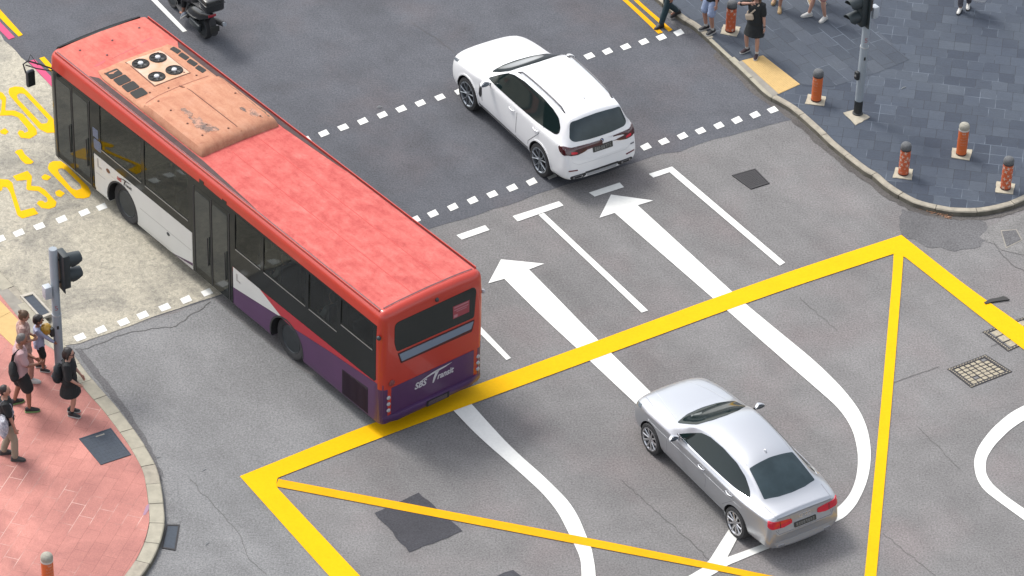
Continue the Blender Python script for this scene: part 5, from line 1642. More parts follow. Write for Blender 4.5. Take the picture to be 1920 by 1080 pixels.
def bollard(base, style, capm, label, seed, tilt=(0, 0), text_a=-pi / 2):
    p = G(*base, KH)
    r = empty('bollard', p, label=label, cat='bollard', group='orange pavement bollards')
    rnd = random.Random(seed)
    m_ = MB(); q = [Vector((cos(t), sin(t))) * .29 for t in [radians(34) + pi / 2 * i for i in range(4)]]
    q = [v + Vector((rnd.uniform(-.02, .02), rnd.uniform(-.02, .02))) for v in q]
    m_.prism(jag([tuple(v) for v in q] + [tuple(q[0])], .008, .07, seed)[:-1], -.04, .014); m_.build('base_plate', M_BBASE, r, 0)
    rr = .113
    m_ = MB(); m_.lathe([(rr + .004, .01), (rr + .004, .045), (rr - .002, .05)], 32); m_.build('foot_ring', mk('ring_dark_red', C(96, 48, 38), .7), r, 40)
    m_ = MB(); m_.lathe([(rr, .045), (rr, .645)], 40, mi=0)
    if style == 'star':
        for row in range(6):
            for k in range(6):
                a = 2 * pi * (k + .5 * (row % 2)) / 6 + rnd.uniform(-.12, .12); z = .10 + row * .098 + rnd.uniform(-.018, .018)
                big = rnd.random()
                star(m_, a, z, .056 if big > .5 else .042, rnd.uniform(0, pi / 2), rr + .002, 1 if big > .42 else 2)
    else:
        for i, (z, hh, wd) in enumerate(((.575, .042, .075), (.495, .040, .13), (.43, .030, .15), (.355, .034, .13), (.29, .022, .12), (.16, .012, .14))):   # worn lettering, no longer readable
            x = -wd / 2
            while x < wd / 2:
                lw = rnd.uniform(.008, .020)
                for (h0, h1, x0, x1) in ((0, 1, 0, .25), (.75, 1, 0, 1), (0, .25, 0, 1), (.4, .6, 0, 1), (0, 1, .75, 1)):
                    if rnd.random() < .6:
                        A = [text_a + (x + lw * x0) / rr, text_a + (x + lw * x1) / rr]
                        Z = [z + hh * h0, z + hh * h1]
                        m_.add([on_cyl(A[0], Z[0], rr + .0025), on_cyl(A[1], Z[0], rr + .0025), on_cyl(A[1], Z[1], rr + .0025), on_cyl(A[0], Z[1], rr + .0025)], [(0, 1, 2, 3)], 2 if i else 1)
                x += lw + .007
    m_.build('wrap', [M_ORA2 if style == 'star' else M_ORA, M_STAR, M_STAR2], r, 30, fix=False)
    m_ = MB(); m_.lathe([(rr + .003, .64), (rr + .006, .655), (rr + .003, .67), (rr - .006, .68)], 40); m_.build('cap_band', mk('cap_band_dark', C(66, 60, 58), .6) if capm is M_CAPG else mk('cap_band_pale', C(226, 216, 206), .5), r, 40)
    m_ = MB(); m_.lathe([(rr - .004, .67), (rr + .003, .69), (rr + .004, .735), (rr * .96, .765), (rr * .82, .79), (rr * .55, .81), (rr * .2, .818)], 36); m_.build('cap', capm, r, 40)
    r.rotation_euler = (radians(tilt[0]), radians(tilt[1]), 0)
    return r
bollard((1693.5, 326), 'star', M_CAPG, 'star patterned orange bollard nearest the curved kerb beside the grey traffic pole', 1)
bollard((1802, 289), 'text', M_CAPP, 'plain orange bollard with pale cap and faded lettering on the slate pavement', 2)
bollard((1885, 353), 'star', M_CAPG, 'star patterned orange bollard at the right edge of the photo', 3)
bollard((1530, 188), 'text', M_CAPG, 'plain orange bollard with dark cap beside the yellow tactile paving', 4, text_a=-pi / 2 - .75)
bollard((1369, 58), 'star', M_CAPG, 'star patterned orange bollard between the two waiting pedestrians', 5)
bollard((91, 1101), 'text', M_CAPP, 'orange bollard with pale cap standing on the red pavers', 6, text_a=-pi / 2 + .55)

# ------------------------------------------------------------------ scooter
M_SCB = mk('scooter_black', (.012, .014, .015, 1), .25, coat=.4)
M_SCM = mk('scooter_matt', (.022, .022, .023, 1), .7)
sp = G(384, 69, .004)
sco = empty('motor_scooter', (sp.x, sp.y, .004), radians(123), label='black motor scooter ridden up the road beside the bus', cat='motor scooter')
def sc_wheel(x):
    w_ = empty('wheel', (x, 0, .27)); w_.parent = sco
    Mr = Matrix.Rotation(pi / 2, 4, 'X')
    m_ = MB(); m_.lathe([(.19, -.05), (.24, -.065), (.265, -.04), (.27, 0), (.265, .04), (.24, .065), (.19, .05)], 36, M=Mr, caps=False); m_.build('tyre', M_TYRE, w_, 40)
    m_ = MB(); m_.lathe([(.195, -.045), (.16, -.03), (.05, -.05), (.05, .05), (.16, .03), (.195, .045)], 30, M=Mr); m_.build('rim', M_STEEL, w_, 35)
sc_wheel(0); sc_wheel(1.36)
def slab(x, w_, z0, z1, n=12):
    return [Vector((x, w_ * cos(t) * (1 if abs(cos(t)) < .7 else .95), (z0 + z1) / 2 + (z1 - z0) / 2 * sin(t))) for t in [2 * pi * j / n for j in range(n)]]
m_ = MB(); m_.rings([slab(-.36, .03, .70, .78), slab(-.30, .09, .62, .80), slab(-.10, .17, .46, .80), slab(.15, .20, .34, .78), slab(.40, .19, .28, .70), slab(.52, .16, .26, .52)]); m_.build('tail_fairing', M_SCB, sco, 50)
m_ = MB(); m_.rings([slab(.45, .17, .24, .34), slab(.70, .19, .24, .33), slab(.92, .17, .25, .40)]); m_.build('floorboard', M_SCM, sco, 50)
m_ = MB(); m_.rings([slab(.88, .16, .28, .60), slab(1.0, .21, .34, .98), slab(1.10, .19, .42, 1.02), slab(1.22, .10, .52, .92)]); m_.build('leg_shield', M_SCB, sco, 50)
m_ = MB(); m_.rings([slab(-.28, .10, .79, .86), slab(-.05, .16, .78, .88), slab(.25, .17, .76, .84), slab(.48, .13, .70, .80)]); m_.build('seat', M_SCM, sco, 50)
m_ = MB(); m_.tube([(.98, .34, 1.06), (1.03, .12, 1.08), (1.05, 0, 1.06), (1.03, -.12, 1.08), (.98, -.34, 1.06)], .017, 8)
hb = m_.build('handlebar', M_SCM, sco, 50)
for s in (1, -1):
    m_ = MB(); m_.tube([(1.02, s * .22, 1.08), (1.02, s * .30, 1.22)], .008, 6); m_.ell((1.02, s * .33, 1.25), (.02, .08, .05), 12, 8); m_.build('mirror', M_SCM, hb, 50)
m_ = MB(); m_.rings([slab(1.12, .08, .80, 1.0), slab(1.22, .10, .84, .98), slab(1.27, .05, .88, .95)]); m_.build('headlight', M_LAMP, sco, 50)
m_ = MB(); m_.box((-.355, 0, .735), (.03, .16, .06), bev=.012); m_.build('tail_lamp', mk('scooter_tail_red', C(210, 40, 60), .2, coat=.6), sco, 40)
m_ = MB(); m_.rings([slab(-.36, .07, .44, .70), slab(-.46, .07, .28, .42)], caps=True); m_.build('mud_flap', M_SCM, sco, 50)
m_ = MB(); m_.box((-.47, 0, .46), (.012, .18, .14)); m_.build('number_plate', M_PLATE, sco, 0)
m_ = MB(); m_.tube([(.35, -.17, .30), (.1, -.20, .30), (-.05, -.215, .36), (-.38, -.225, .46)], [.03, .05, .062, .055], 12); ex = m_.build('exhaust', M_SCM, sco, 50)
m_ = MB(); m_.tube([(-.36, -.225, .455), (-.42, -.227, .475)], [.05, .045], 12); m_.build('exhaust_tip', mk('tip_silver', C(190, 196, 204), .3, .6), ex, 50)
m_ = MB(); m_.tube([(-.2, .15, .80), (-.38, .14, .88), (-.42, 0, .89), (-.38, -.14, .88), (-.2, -.15, .80)], .014, 8); m_.build('grab_rail', M_STEEL, sco, 50)
m_ = MB(); m_.box((-.34, 0, 1.06), (.36, .40, .32), bev=.06); m_.box((-.34, 0, 1.10), (.37, .41, .02), bev=.005); m_.build('top_box', M_SCB, sco, 40)
m_ = MB(); m_.rings([[(x, .06 * cos(t) * 1.0, .29 + (.0) + dz + .04 * sin(t)) for t in [2 * pi * j / 10 for j in range(10)]] for x, dz in ((1.12, .16), (1.30, .27), (1.46, .24), (1.60, .12))]); m_.build('front_mudguard', M_SCB, sco, 50)
m_ = MB()
for s in (1, -1): m_.tube([(1.36, s * .07, .27), (1.10, s * .06, .80)], .022, 8)
m_.build('fork', M_STEEL, sco, 50)
m_ = MB(); m_.box((.12, .13, .30), (.44, .09, .16), bev=.03); m_.build('engine_case', M_STEEL, sco, 40)

sco.scale = (1.10, 1.22, 1.06)
# ================================================================== PEOPLE
def skin(c): return mk('skin_%d_%d_%d' % c, C(*c), .55, var=.10, scale=6)
SK1, SK2, SK3 = skin((204, 152, 128)), skin((178, 124, 100)), skin((218, 168, 146))
def cloth(name, c, var=.18, scale=5, col2=None): return mk(name, C(*c), .9, var=var, scale=scale, col2=C(*col2) if col2 else None)
M_BLK = cloth('cloth_black', (38, 42, 44), .3, 4)
M_HAIRD = mk('hair_dark', C(48, 42, 40), .55, var=.4, scale=18)
M_HAIRB = mk('hair_brown', C(112, 84, 58), .55, var=.4, scale=18)
M_HAIRG = mk('hair_grey', C(128, 122, 118), .6, var=.35, scale=22)
M_SOLE = mk('sole_white', C(226, 224, 218), .7)
M_SOLEG = mk('sole_green', C(150, 190, 120), .7)
M_SHB = mk('shoe_black', C(44, 44, 46), .6, var=.3, scale=12)
M_SHW = mk('shoe_white', C(236, 234, 228), .6, var=.08, scale=12)
M_SHT = mk('shoe_tan', C(196, 164, 118), .7, var=.2, scale=12)
M_SHG = mk('shoe_grey', C(92, 92, 90), .7, var=.3, scale=12)
M_EYE = mk('eye_dark', C(40, 34, 32), .3)
M_LIP = mk('lip', C(170, 96, 90), .5)
M_SPEC = mk('sunglasses_black', (.008, .008, .009, 1), .1)

def ik(a, b, l1, l2, hint):
    d = b - a; L = d.length
    if L > (l1 + l2) * .999:
        return a + d * (l1 / (l1 + l2))
    x = (l1 * l1 - l2 * l2 + L * L) / (2 * L)
    h = sqrt(max(0, l1 * l1 - x * x))
    u = d / L; w_ = (hint - u * hint.dot(u)).normalized()
    return a + u * x + w_ * h

TOR = [(.86, .105, .155, 0), (.93, .115, .170, -.005), (1.00, .108, .160, 0), (1.09, .095, .142, .004), (1.18, .100, .150, .006), (1.28, .112, .165, .006), (1.36, .108, .172, 0), (1.42, .085, .160, -.008), (1.46, .064, .105, -.010), (1.50, .052, .058, -.008)]

def ruffle(me, amp):
    """small folds in cloth and hair"""
    n = len(me.vertices)
    co = [0.0] * (3 * n); no = [0.0] * (3 * n)
    me.vertices.foreach_get('co', co); me.vertex_normals.foreach_get('vector', no)
    for i in range(0, 3 * n, 3):
        q = Vector((co[i], co[i + 1], co[i + 2])) * 9
        k = amp * (noise.noise(q) + .5 * noise.noise(q * 2.3))
        co[i] += no[i] * k; co[i + 1] += no[i + 1] * k; co[i + 2] += no[i + 2] * k
    me.vertices.foreach_set('co', co); me.update()

def person(label, base, z, face, H=1.72, lf=(0, .10), rf=(0, -.10), lfy=.12, rfy=-.12, lfz=0, rfz=0, lh=(.04, .27, .80), rh=(.04, -.27, .80), lean=0, head=(0, 0), dz=0, hipx=0, skin_m=None,
           top=None, bottom=None, shoes=None, hair=None, glasses=False, slim=1.0, kid=1.0, voxel=.008, watch=False, curl=.5, sideways=0, group=None, parent_pos=None):
    S_ = H / 1.75; skin_m = skin_m or SK1
    p = parent_pos or G(base[0], base[1], z)
    r = empty('person', p, face, label=label, cat='person', group=group)
    up = Matrix.Translation((hipx, 0, .93 + dz)) @ Matrix.Rotation(lean, 4, 'Y') @ Matrix.Translation((0, 0, -.93))
    U = lambda x, y, zz: up @ Vector((x, y, zz))
    sc = Matrix.Scale(S_, 4)
    def fin(mb, name, mat, par=r, vox=voxel, sm=2, smooth=180, noise_amp=0):
        me = remeshed(mb, vox, sm)
        if noise_amp: ruffle(me, noise_amp)
        me.transform(sc)
        o = link(name, me, mat, par, 0, fix=False); me.shade_smooth(); return o
    hipL, hipR = U(0, .085 * slim, .92), U(0, -.085 * slim, .92)
    legs = {}
    for s, hp, ft, fy, fz in ((1, hipL, lf, lfy, lfz), (-1, hipR, rf, rfy, rfz)):
        pitch = min(.9, fz * 3.0)
        ank = Vector((ft[0], ft[1], .095 + fz))
        kn = ik(hp, ank, .43, .415, Vector((cos(fy), sin(fy) + .15 * s, 0.05)))
        legs[s] = (hp, kn, ank, fy, pitch)
    shL, shR = U(0, .175 * slim, 1.415), U(0, -.175 * slim, 1.415)
    arms = {}
    for s, sh, hd in ((1, shL, lh), (-1, shR, rh)):
        wr = Vector(hd)
        el = ik(sh, wr, .285, .26, Vector((-.7, .55 * s, -.35)))
        v = wr - el
        wr = el + v.normalized() * .26 if v.length > .26 else wr
        arms[s] = (sh, el, wr)
    # ---- body: one continuous surface
    b = MB()
    b.rings([[U(cx + rx * cos(t), ry * slim * sin(t), zz) for t in [2 * pi * j / 18 for j in range(18)]] for zz, rx, ry, cx in TOR])
    for s in (1, -1):
        hp, kn, an, fy, pt = legs[s]
        b.limb([hp, hp.lerp(kn, .45), kn, kn.lerp(an, .3), an], [.082 * slim, .074 * slim, .054, .055, .036], 12)
        d = Vector((cos(fy), sin(fy), 0))
        b.limb([an + Vector((0, 0, -.02)), an + d * .13 + Vector((0, 0, -.06))], [.034, .028], 8)
        sh, el, wr = arms[s]
        b.limb([sh - Vector((0, s * .03, .0)), sh.lerp(el, .4), el, el.lerp(wr, .35), wr], [.056, .047, .039, .037, .026], 10)
        # hand: palm, four fingers and a thumb
        d = (wr - el).normalized()
        side = Vector((0, -s, 0)) if abs(d.y) < .8 else Vector((1, 0, 0))      # palm faces the body
        n = (side - d * side.dot(d)).normalized()
        lat = d.cross(n).normalized()
        if lat.x < 0 and abs(d.x) < .8: lat = -lat          # thumb side forward
        if abs(d.x) >= .8 and lat.z < 0: lat = -lat
        pc = wr + d * .055
        b.limb([wr + d * .01, wr + d * .05, wr + d * .088], [.026, .038, .036], 10, sq=.42, up=lat)
        for i, (o_, ln) in enumerate(((.028, .068), (.010, .076), (-.009, .070), (-.027, .056))):
            r0 = wr + d * .088 + lat * o_
            k1 = r0 + (d * cos(curl * .7) + n * sin(curl * .7)) * ln * .55
            k2 = k1 + (d * cos(curl * 1.7) + n * sin(curl * 1.7)) * ln * .5
            b.limb([r0 - d * .012, k1, k2], [.0095, .0088, .0075], 6)
        t0 = wr + d * .03 + lat * .030
        t1 = t0 + (d * .7 + lat * .6 + n * .25).normalized() * .036
        b.limb([t0 - lat * .01, t1, t1 + (d * .95 + n * .35).normalized() * .030], [.012, .0105, .0085], 6)
    # neck and head
    nk = U(0, 0, 1.50)
    hr = up @ Matrix.Translation((0, 0, 1.50)) @ Matrix.Rotation(head[0], 4, 'Z') @ Matrix.Rotation(head[1], 4, 'Y') @ Matrix.Scale(kid, 4)
    Hd = lambda x, y, zz: hr @ Vector((x, y, zz))
    R3 = hr.to_3x3().normalized()
    b.limb([U(-.008, 0, 1.44), Hd(.005, 0, .08)], [.056, .052], 12)
    k = kid
    b.ell(Hd(.012, 0, .150), (.094 * k, .075 * k, .105 * k), 18, 14, R=R3)
    b.ell(Hd(.036, 0, .085), (.062 * k, .056 * k, .062 * k), 14, 10, R=R3)
    b.limb([Hd(.098, 0, .150), Hd(.114, 0, .118)], [.011 * k, .015 * k], 8)        # nose
    for s in (1, -1): b.ell(Hd(.0, s * .077, .125), (.022 * k, .012 * k, .032 * k), 8, 6, R=R3)
    fin(b, 'body', skin_m)
    # ---- face
    for s in (1, -1):
        m_ = MB(); m_.ell(Hd(.098, s * .031, .145), (.010 * k, .015 * k, .009 * k), 8, 6, R=R3); me = m_.mesh('eye'); me.transform(sc); link('eye', me, M_EYE, r, 60)
    m_ = MB(); m_.ell(Hd(.094, 0, .077), (.010 * k, .026 * k, .008 * k), 10, 6, R=R3); me = m_.mesh('mouth'); me.transform(sc); link('mouth', me, M_LIP, r, 60)
    if glasses:
        m_ = MB()
        for s in (1, -1):
            m_.ell(Hd(.106, s * .034, .147), (.010, .030, .022), 12, 8, R=R3)
            m_.tube([Hd(.098, s * .062, .150), Hd(.0, s * .081, .150)], .005, 6)
        m_.tube([Hd(.108, -.01, .152), Hd(.108, .01, .152)], .005, 6)
        me = m_.mesh('sunglasses'); me.transform(sc); link('sunglasses', me, M_SPEC, r, 60)
    # ---- hair
    if hair:
        style, hm = hair
        m_ = MB()
        g_ = .012 if style == 'buzz' else .020
        m_.ell(Hd(-.014, 0, .168), ((.088 + g_ * .8) * k, (.070 + g_) * k, (.092 + g_ * .8) * k), 16, 12, R=R3)
        m_.ell(Hd(-.030, 0, .130), ((.070 + g_) * k, (.066 + g_) * k, (.085 + g_) * k), 14, 10, R=R3)
        if style == 'fringe':
            m_.ell(Hd(.040, 0, .220), (.062 * k, .070 * k, .038 * k), 14, 10, R=R3)
        if style == 'long':
            m_.limb([Hd(-.045, 0, .20), Hd(-.075, 0, .08), Hd(-.085, .0, -.06), Hd(-.095, 0, -.16)], [.080, .088, .092, .060], 14, sq=.62, up=(1, 0, 0))
            for s in (1, -1):
                m_.limb([Hd(.0, s * .062, .19), Hd(-.01, s * .085, .08), Hd(.005, s * .092, -.05), Hd(.015, s * .085, -.16)], [.030, .034, .036, .018], 8)
        if style == 'bob':
            m_.limb([Hd(-.045, 0, .20), Hd(-.07, 0, .10), Hd(-.07, .0, .02)], [.078, .084, .070], 14, sq=.72, up=(1, 0, 0))
            for s in (1, -1): m_.limb([Hd(.0, s * .064, .19), Hd(-.005, s * .082, .10), Hd(.0, s * .078, .02)], [.030, .032, .022], 8)
        if style == 'bun': m_.ell(Hd(-.10, 0, .215), (.045, .045, .042), 12, 8, R=R3)
        fin(m_, 'hair', hm, vox=.010, noise_amp=.004)
    # ---- clothes
    if top:
        m_ = MB(); hem = top.get('hem', .88); ex = top.get('loose', .016)
        rr = []
        zs = [hem]
        for zz, rx, ry, cx in TOR:
            if zz > hem + .02 and zz < 1.475: zs.append(zz)
        def at(zz):
            if zz < TOR[0][0]:
                q = (TOR[0][0] - zz)
                return (TOR[0][1] + q * top.get('flare', .18), TOR[0][2] * slim + q * top.get('flare', .18), 0)
            for i in range(len(TOR) - 1):
                if TOR[i][0] <= zz <= TOR[i + 1][0]:
                    q = (zz - TOR[i][0]) / (TOR[i + 1][0] - TOR[i][0])
                    return tuple(TOR[i][j] + (TOR[i + 1][j] - TOR[i][j]) * q if j != 2 else (TOR[i][2] + (TOR[i + 1][2] - TOR[i][2]) * q) * slim for j in (1, 2, 3))
        if hem < .84: zs = [hem, hem + .12, .80] + zs[1:]
        zs = sorted(set(zs))
        for zz in zs:
            rx, ry, cx = at(zz)
            straight = max(0, min(1, (1.25 - zz) / .3))       # cloth hangs from the chest
            rx = max(rx, .100 * straight); ry = max(ry, .158 * slim * straight)
            rr.append([U(cx + (rx + ex + .010 * straight) * cos(t), (ry + ex + .008 * straight) * sin(t), zz) for t in [2 * pi * j / 24 for j in range(24)]])
        m_.rings(rr)
        sl = {'none': .14, 'short': .75, 'half': 1.0, 'long': 1.94}[top.get('sleeve', 'short')]
        for s in (1, -1):
            sh, el, wr = arms[s]
            pts = [sh - Vector((0, s * .05, -.005)), sh]
            if sl <= 1: pts.append(sh.lerp(el, sl)); rad = [.064, .066, .064]
            else: pts += [el, el.lerp(wr, sl - 1)]; rad = [.064, .064, .052, .038]
            m_.limb(pts, [q + ex * .35 for q in rad], 12)
        fin(m_, top.get('name', 'shirt'), top['mat'], vox=.010, noise_amp=.006)
    if bottom:
        m_ = MB(); L = bottom['len']; lo = bottom.get('loose', .02)
        m_.rings([[U(cx + (rx + .014) * cos(t), (ry * slim + .014) * sin(t), zz) for t in [2 * pi * j / 20 for j in range(20)]] for zz, rx, ry, cx in [(.84, .09, .13, 0)] + TOR[:3]])
        for s in (1, -1):
            hp, kn, an, fy, pt = legs[s]
            if L <= 1: pts = [hp, hp.lerp(kn, .4), hp.lerp(kn, L)]; rad = [.088 * slim + lo * .6, .080 * slim + lo, .074 * slim + lo]
            else: pts = [hp, hp.lerp(kn, .45), kn, kn.lerp(an, .4 * (L - 1)), kn.lerp(an, L - 1)]; rad = [.086 * slim + lo * .6, .078 * slim + lo * .8, .060 + lo * .8, .058 + lo * .8, .046 + lo]
            m_.limb(pts, rad, 14)
        fin(m_, bottom.get('name', 'shorts'), bottom['mat'], vox=.010, noise_amp=.006)
    if shoes:
        sm, so, sock = (list(shoes) + [None])[:3]
        for s in (1, -1):
            hp, kn, an, fy, pt = legs[s]
            Ms = Matrix.Translation(an + Vector((0, 0, -.0))) @ Matrix.Rotation(fy, 4, 'Z') @ Matrix.Rotation(pt, 4, 'Y') @ Matrix.Translation((0, 0, -.095))
            m_ = MB()
            m_.rings([[Ms @ Vector((x, w_ * cos(t), max(.012, zc + hh * sin(t)))) for t in [2 * pi * j / 14 for j in range(14)]] for x, w_, zc, hh in
                      ((-.085, .020, .05, .03), (-.07, .036, .055, .05), (-.02, .042, .065, .065), (.04, .044, .055, .055), (.11, .048, .040, .038), (.165, .042, .032, .028), (.195, .020, .026, .015))])
            sh_ = fin(m_, 'shoe', sm, vox=.008)
            m_ = MB()
            m_.rings([[Ms @ Vector((x, y, zz)) for x, y in [(-.09, -.02), (-.075, -.038), (-.02, -.043), (.05, -.046), (.12, -.052), (.17, -.046), (.203, -.018), (.203, .018), (.17, .046), (.12, .052), (.05, .046), (-.02, .043), (-.075, .038), (-.09, .02)]] for zz in (.001, .026)])
            me = m_.mesh('sole'); me.transform(sc); link('sole', me, so, sh_, 40)
            if sock:
                m_ = MB(); m_.tube([an + Vector((0, 0, .0)), an.lerp(kn, .16)], [.043, .042], 12); me = m_.mesh('sock'); me.transform(sc); link('sock', me, sock, r, 50)
    if watch:
        sh, el, wr = arms[1 if watch == 'L' else -1]
        m_ = MB(); d = (wr - el).normalized(); m_.tube([wr - d * .03, wr - d * .005], [.031, .030], 12); me = m_.mesh('wristband'); me.transform(sc); link('wristband', me, M_SPEC, r, 50)
    return r, S_, {'legs': legs, 'arms': arms, 'U': U, 'Hd': Hd, 'sc': sc}

def bag(r, name, label, cat, mb, mat, S_, vox=.012, extra=None, noise_amp=.006):
    """carried things stay separate objects, placed in the carrier's frame"""
    me = remeshed(mb, vox, 3)
    ruffle(me, noise_amp)
    me.transform(Matrix.Scale(S_, 4))
    root = empty(name, r.location, r.rotation_euler.z, label=label, cat=cat)
    o = link('pouch', me, mat, root, 0, fix=False); me.shade_smooth()
    for nm, m2, mt in (extra or []):
        q = m2.mesh(nm); q.transform(Matrix.Scale(S_, 4)); link(nm, q, mt, root, 50)
    return root

PZ = KH + .003
# --- left corner
M_PINKT = cloth('shirt_pink', (216, 178, 180), .10, 3)
r, S_, J = person('man in a pale pink t-shirt and black shorts with a dark bag behind him', (42, 764), PZ, radians(14), 1.80, lf=(-.13, .15), rf=(.12, -.15), lfy=.25, rfy=-.05, rh=(.34, -.10, 1.08), lh=(.30, .14, 1.04), lean=.05, head=(-.15, .25),
       skin_m=SK2, top=dict(mat=M_PINKT, sleeve='short', hem=.84, loose=.030), bottom=dict(mat=M_BLK, len=.88, loose=.040), shoes=(M_SHB, M_SOLEG), hair=('buzz', M_HAIRG), slim=1.12)
U = J['U']
mb = MB(); mb.ell(U(-.15, -.16, 1.02), (.085, .16, .21), 16, 12); mb.ell(U(-.13, -.20, .93), (.09, .14, .12), 14, 10)
st_ = MB(); st_.tube([U(-.16, -.12, 1.18), U(-.14, -.13, 1.36), U(-.04, -.13, 1.475), U(.08, -.10, 1.42), U(.135, -.03, 1.25), U(.12, .12, 1.10)], [.030, .026, .024, .022, .02, .02], 8, sq=.4)
bag(r, 'sling_bag', 'slouchy black bag slung on the back of the man in pink', 'bag', mb, M_BLK, S_, extra=[('strap', st_, M_BLK)])
M_FLOR = cloth('blouse_floral', (176, 138, 128), 0, 16, (226, 196, 184))
M_NUDE = cloth('trousers_nude', (196, 150, 134), .10, 4)
person('woman in a floral blouse and pinkish trousers behind the man in pink', (49, 712), PZ, radians(8), 1.70, lf=(-.10, .09), rf=(.10, -.09), rh=(.17, -.10, 1.08), lh=(.18, .08, 1.08), head=(-.1, .3), skin_m=SK1,
       top=dict(mat=M_FLOR, sleeve='half', hem=.74, loose=.03, name='blouse'), bottom=dict(mat=M_NUDE, len=1.85, loose=.012, name='trousers'), shoes=(M_SHW, M_SOLE), hair=('bun', M_HAIRB))
M_PBLUE = cloth('shirt_pale_blue', (196, 202, 232), .12, 4)
r, S_, J = person('boy in a pale blue long sleeved shirt reaching for the pole', (76, 692), PZ, radians(2), 1.28, lf=(-.06, .09), rf=(.08, -.10), rh=(.42, -.12, 1.02), lh=(.28, .16, 1.22), head=(.1, .08), skin_m=SK2, kid=1.28, slim=.95,
       top=dict(mat=M_PBLUE, sleeve='long', hem=.82, loose=.030), bottom=dict(mat=M_BLK, len=.90, loose=.030), shoes=(M_SHB, M_SOLE), hair=('fringe', M_HAIRD))
bl = G(86.5, 621, 0); bz = PZ + 1.02
q = G(86.5, 617, bz)
m_ = MB(); m_.ell((0, 0, 0), (.118, .118, .128), 28, 20); m_.lathe([(.012, -.128), (.02, -.14), (.006, -.15)], 10)
o = m_.build('balloon', mk('balloon_gold', C(218, 170, 60), .3, .25, coat=.4), None, 60); o.location = (q.x, q.y, bz)
tag(o, 'small golden balloon held in front of the boy in pale blue', 'balloon')
r, S_, J = person('dark haired girl in a black dress with sunglasses facing the road', (134, 776), PZ, radians(-6), 1.60, lf=(-.02, .08), rf=(.03, -.08), rh=(.22, -.17, .96), lh=(.20, .18, .96), head=(-.1, .12), skin_m=SK3, kid=1.04, glasses=True,
       top=dict(mat=M_BLK, sleeve='half', hem=.60, loose=.040, flare=.30, name='dress'), shoes=(M_SHB, M_SOLE, M_BLK), hair=('bob', M_HAIRD), slim=1.04)
U = J['U']
mb = MB(); mb.ell(U(-.23, 0, 1.10), (.11, .16, .24), 16, 12); mb.ell(U(-.25, 0, 1.00), (.12, .17, .17), 16, 12); mb.ell(U(-.31, 0, 1.0), (.07, .12, .10), 12, 8)
st_ = MB()
for s in (1, -1): st_.tube([U(-.18, s * .10, 1.33), U(-.05, s * .115, 1.475), U(.09, s * .12, 1.38), U(.13, s * .13, 1.20), U(.02, s * .19, 1.02), U(-.16, s * .14, .95)], .018, 8, sq=.4)
lg = MB(); lg.ell(U(-.375, -.03, 1.0), (.012, .018, .018), 10, 8)
bag(r, 'backpack', 'round black backpack worn by the girl in black', 'backpack', mb, cloth('pack_black', (40, 48, 54), .3, 6), S_, extra=[('strap', st_, M_BLK), ('badge', lg, mk('badge_teal', C(90, 170, 190), .5))])
M_KHAKI = cloth('trousers_khaki', (178, 166, 144), .16, 4)
r, S_, J = person('person in black t-shirt and khaki trousers cut by the left edge', (17, 857), PZ, radians(8), 1.74, lf=(-.10, .11), rf=(.12, -.11), rh=(.16, -.24, .86), lh=(.10, .27, .84), head=(-.15, .05), skin_m=SK1,
       top=dict(mat=M_BLK, sleeve='short', hem=.90, loose=.028), bottom=dict(mat=M_KHAKI, len=1.95, loose=.022, name='trousers'), shoes=(M_SHG, M_SHG), hair=('buzz', M_HAIRD))
U = J['U']
M_TOTE = cloth('tote_white_print', (232, 232, 236), 0, 22, (150, 152, 170))
mb = MB(); mb.rings([[U(-.04 + .10 * k * cos(t) - .02, -.25 + .17 * w_ * sin(t), zz) for t in [2 * pi * j / 16 for j in range(16)]] for zz, k, w_ in ((.80, .5, 1.15), (.87, 1.0, 1.2), (1.04, 1.0, 1.05), (1.18, .5, .8))])
st_ = MB(); st_.tube([U(-.15, -.10, 1.14), U(-.14, -.11, 1.34), U(-.03, -.12, 1.475), U(.09, -.11, 1.38), U(.14, -.10, 1.18), U(.06, -.18, 1.02)], .024, 8, sq=.35)
bag(r, 'tote_bag', 'white patterned cloth bag on the back of the person in khaki', 'bag', mb, M_TOTE, S_, extra=[('strap', st_, M_TOTE)])

# --- right pavement
r, S_, J = person('woman in a black dress with sunglasses standing on the yellow tactile paving', (1411, 100), PZ + .006, radians(-112), 1.64, lf=(.10, .14), rf=(-.02, -.16), lfy=.1, rfy=-.55, rh=(.14, -.13, 1.47), lh=(.06, .27, .82), head=(-.05, -.05), skin_m=SK3, glasses=True, watch='L',
       top=dict(mat=M_BLK, sleeve='short', hem=.56, loose=.028, flare=.24, name='dress'), shoes=(cloth('shoe_plum', (74, 56, 62)), M_SOLE, M_SOLE), hair=('long', M_HAIRB))
U = J['U']
mb = MB(); mb.box((0, 0, 0), (.09, .20, .16), M=Matrix.Translation(U(.15, -.10, 1.10)) @ Matrix.Rotation(.25, 4, 'X'), bev=.03)
st_ = MB(); st_.tube([U(.15, -.10, 1.17), U(.14, .02, 1.32), U(.08, .09, 1.44), U(-.02, .10, 1.475), U(-.12, .06, 1.36), U(-.13, -.08, 1.20), U(-.02, -.21, 1.12), U(.12, -.17, 1.14)], .020, 8, sq=.35)
bag(r, 'crossbody_bag', 'small cream bag worn across the black dress', 'bag', mb, cloth('bag_cream', (226, 206, 182), .1, 6), S_, extra=[('strap', st_, cloth('bag_cream', (226, 206, 182), .1, 6))], noise_amp=.002)
M_JEAN = cloth('jeans_dark', (38, 66, 76), .3, 4)
M_NAVY = cloth('shirt_navy', (44, 52, 66), .2, 4)
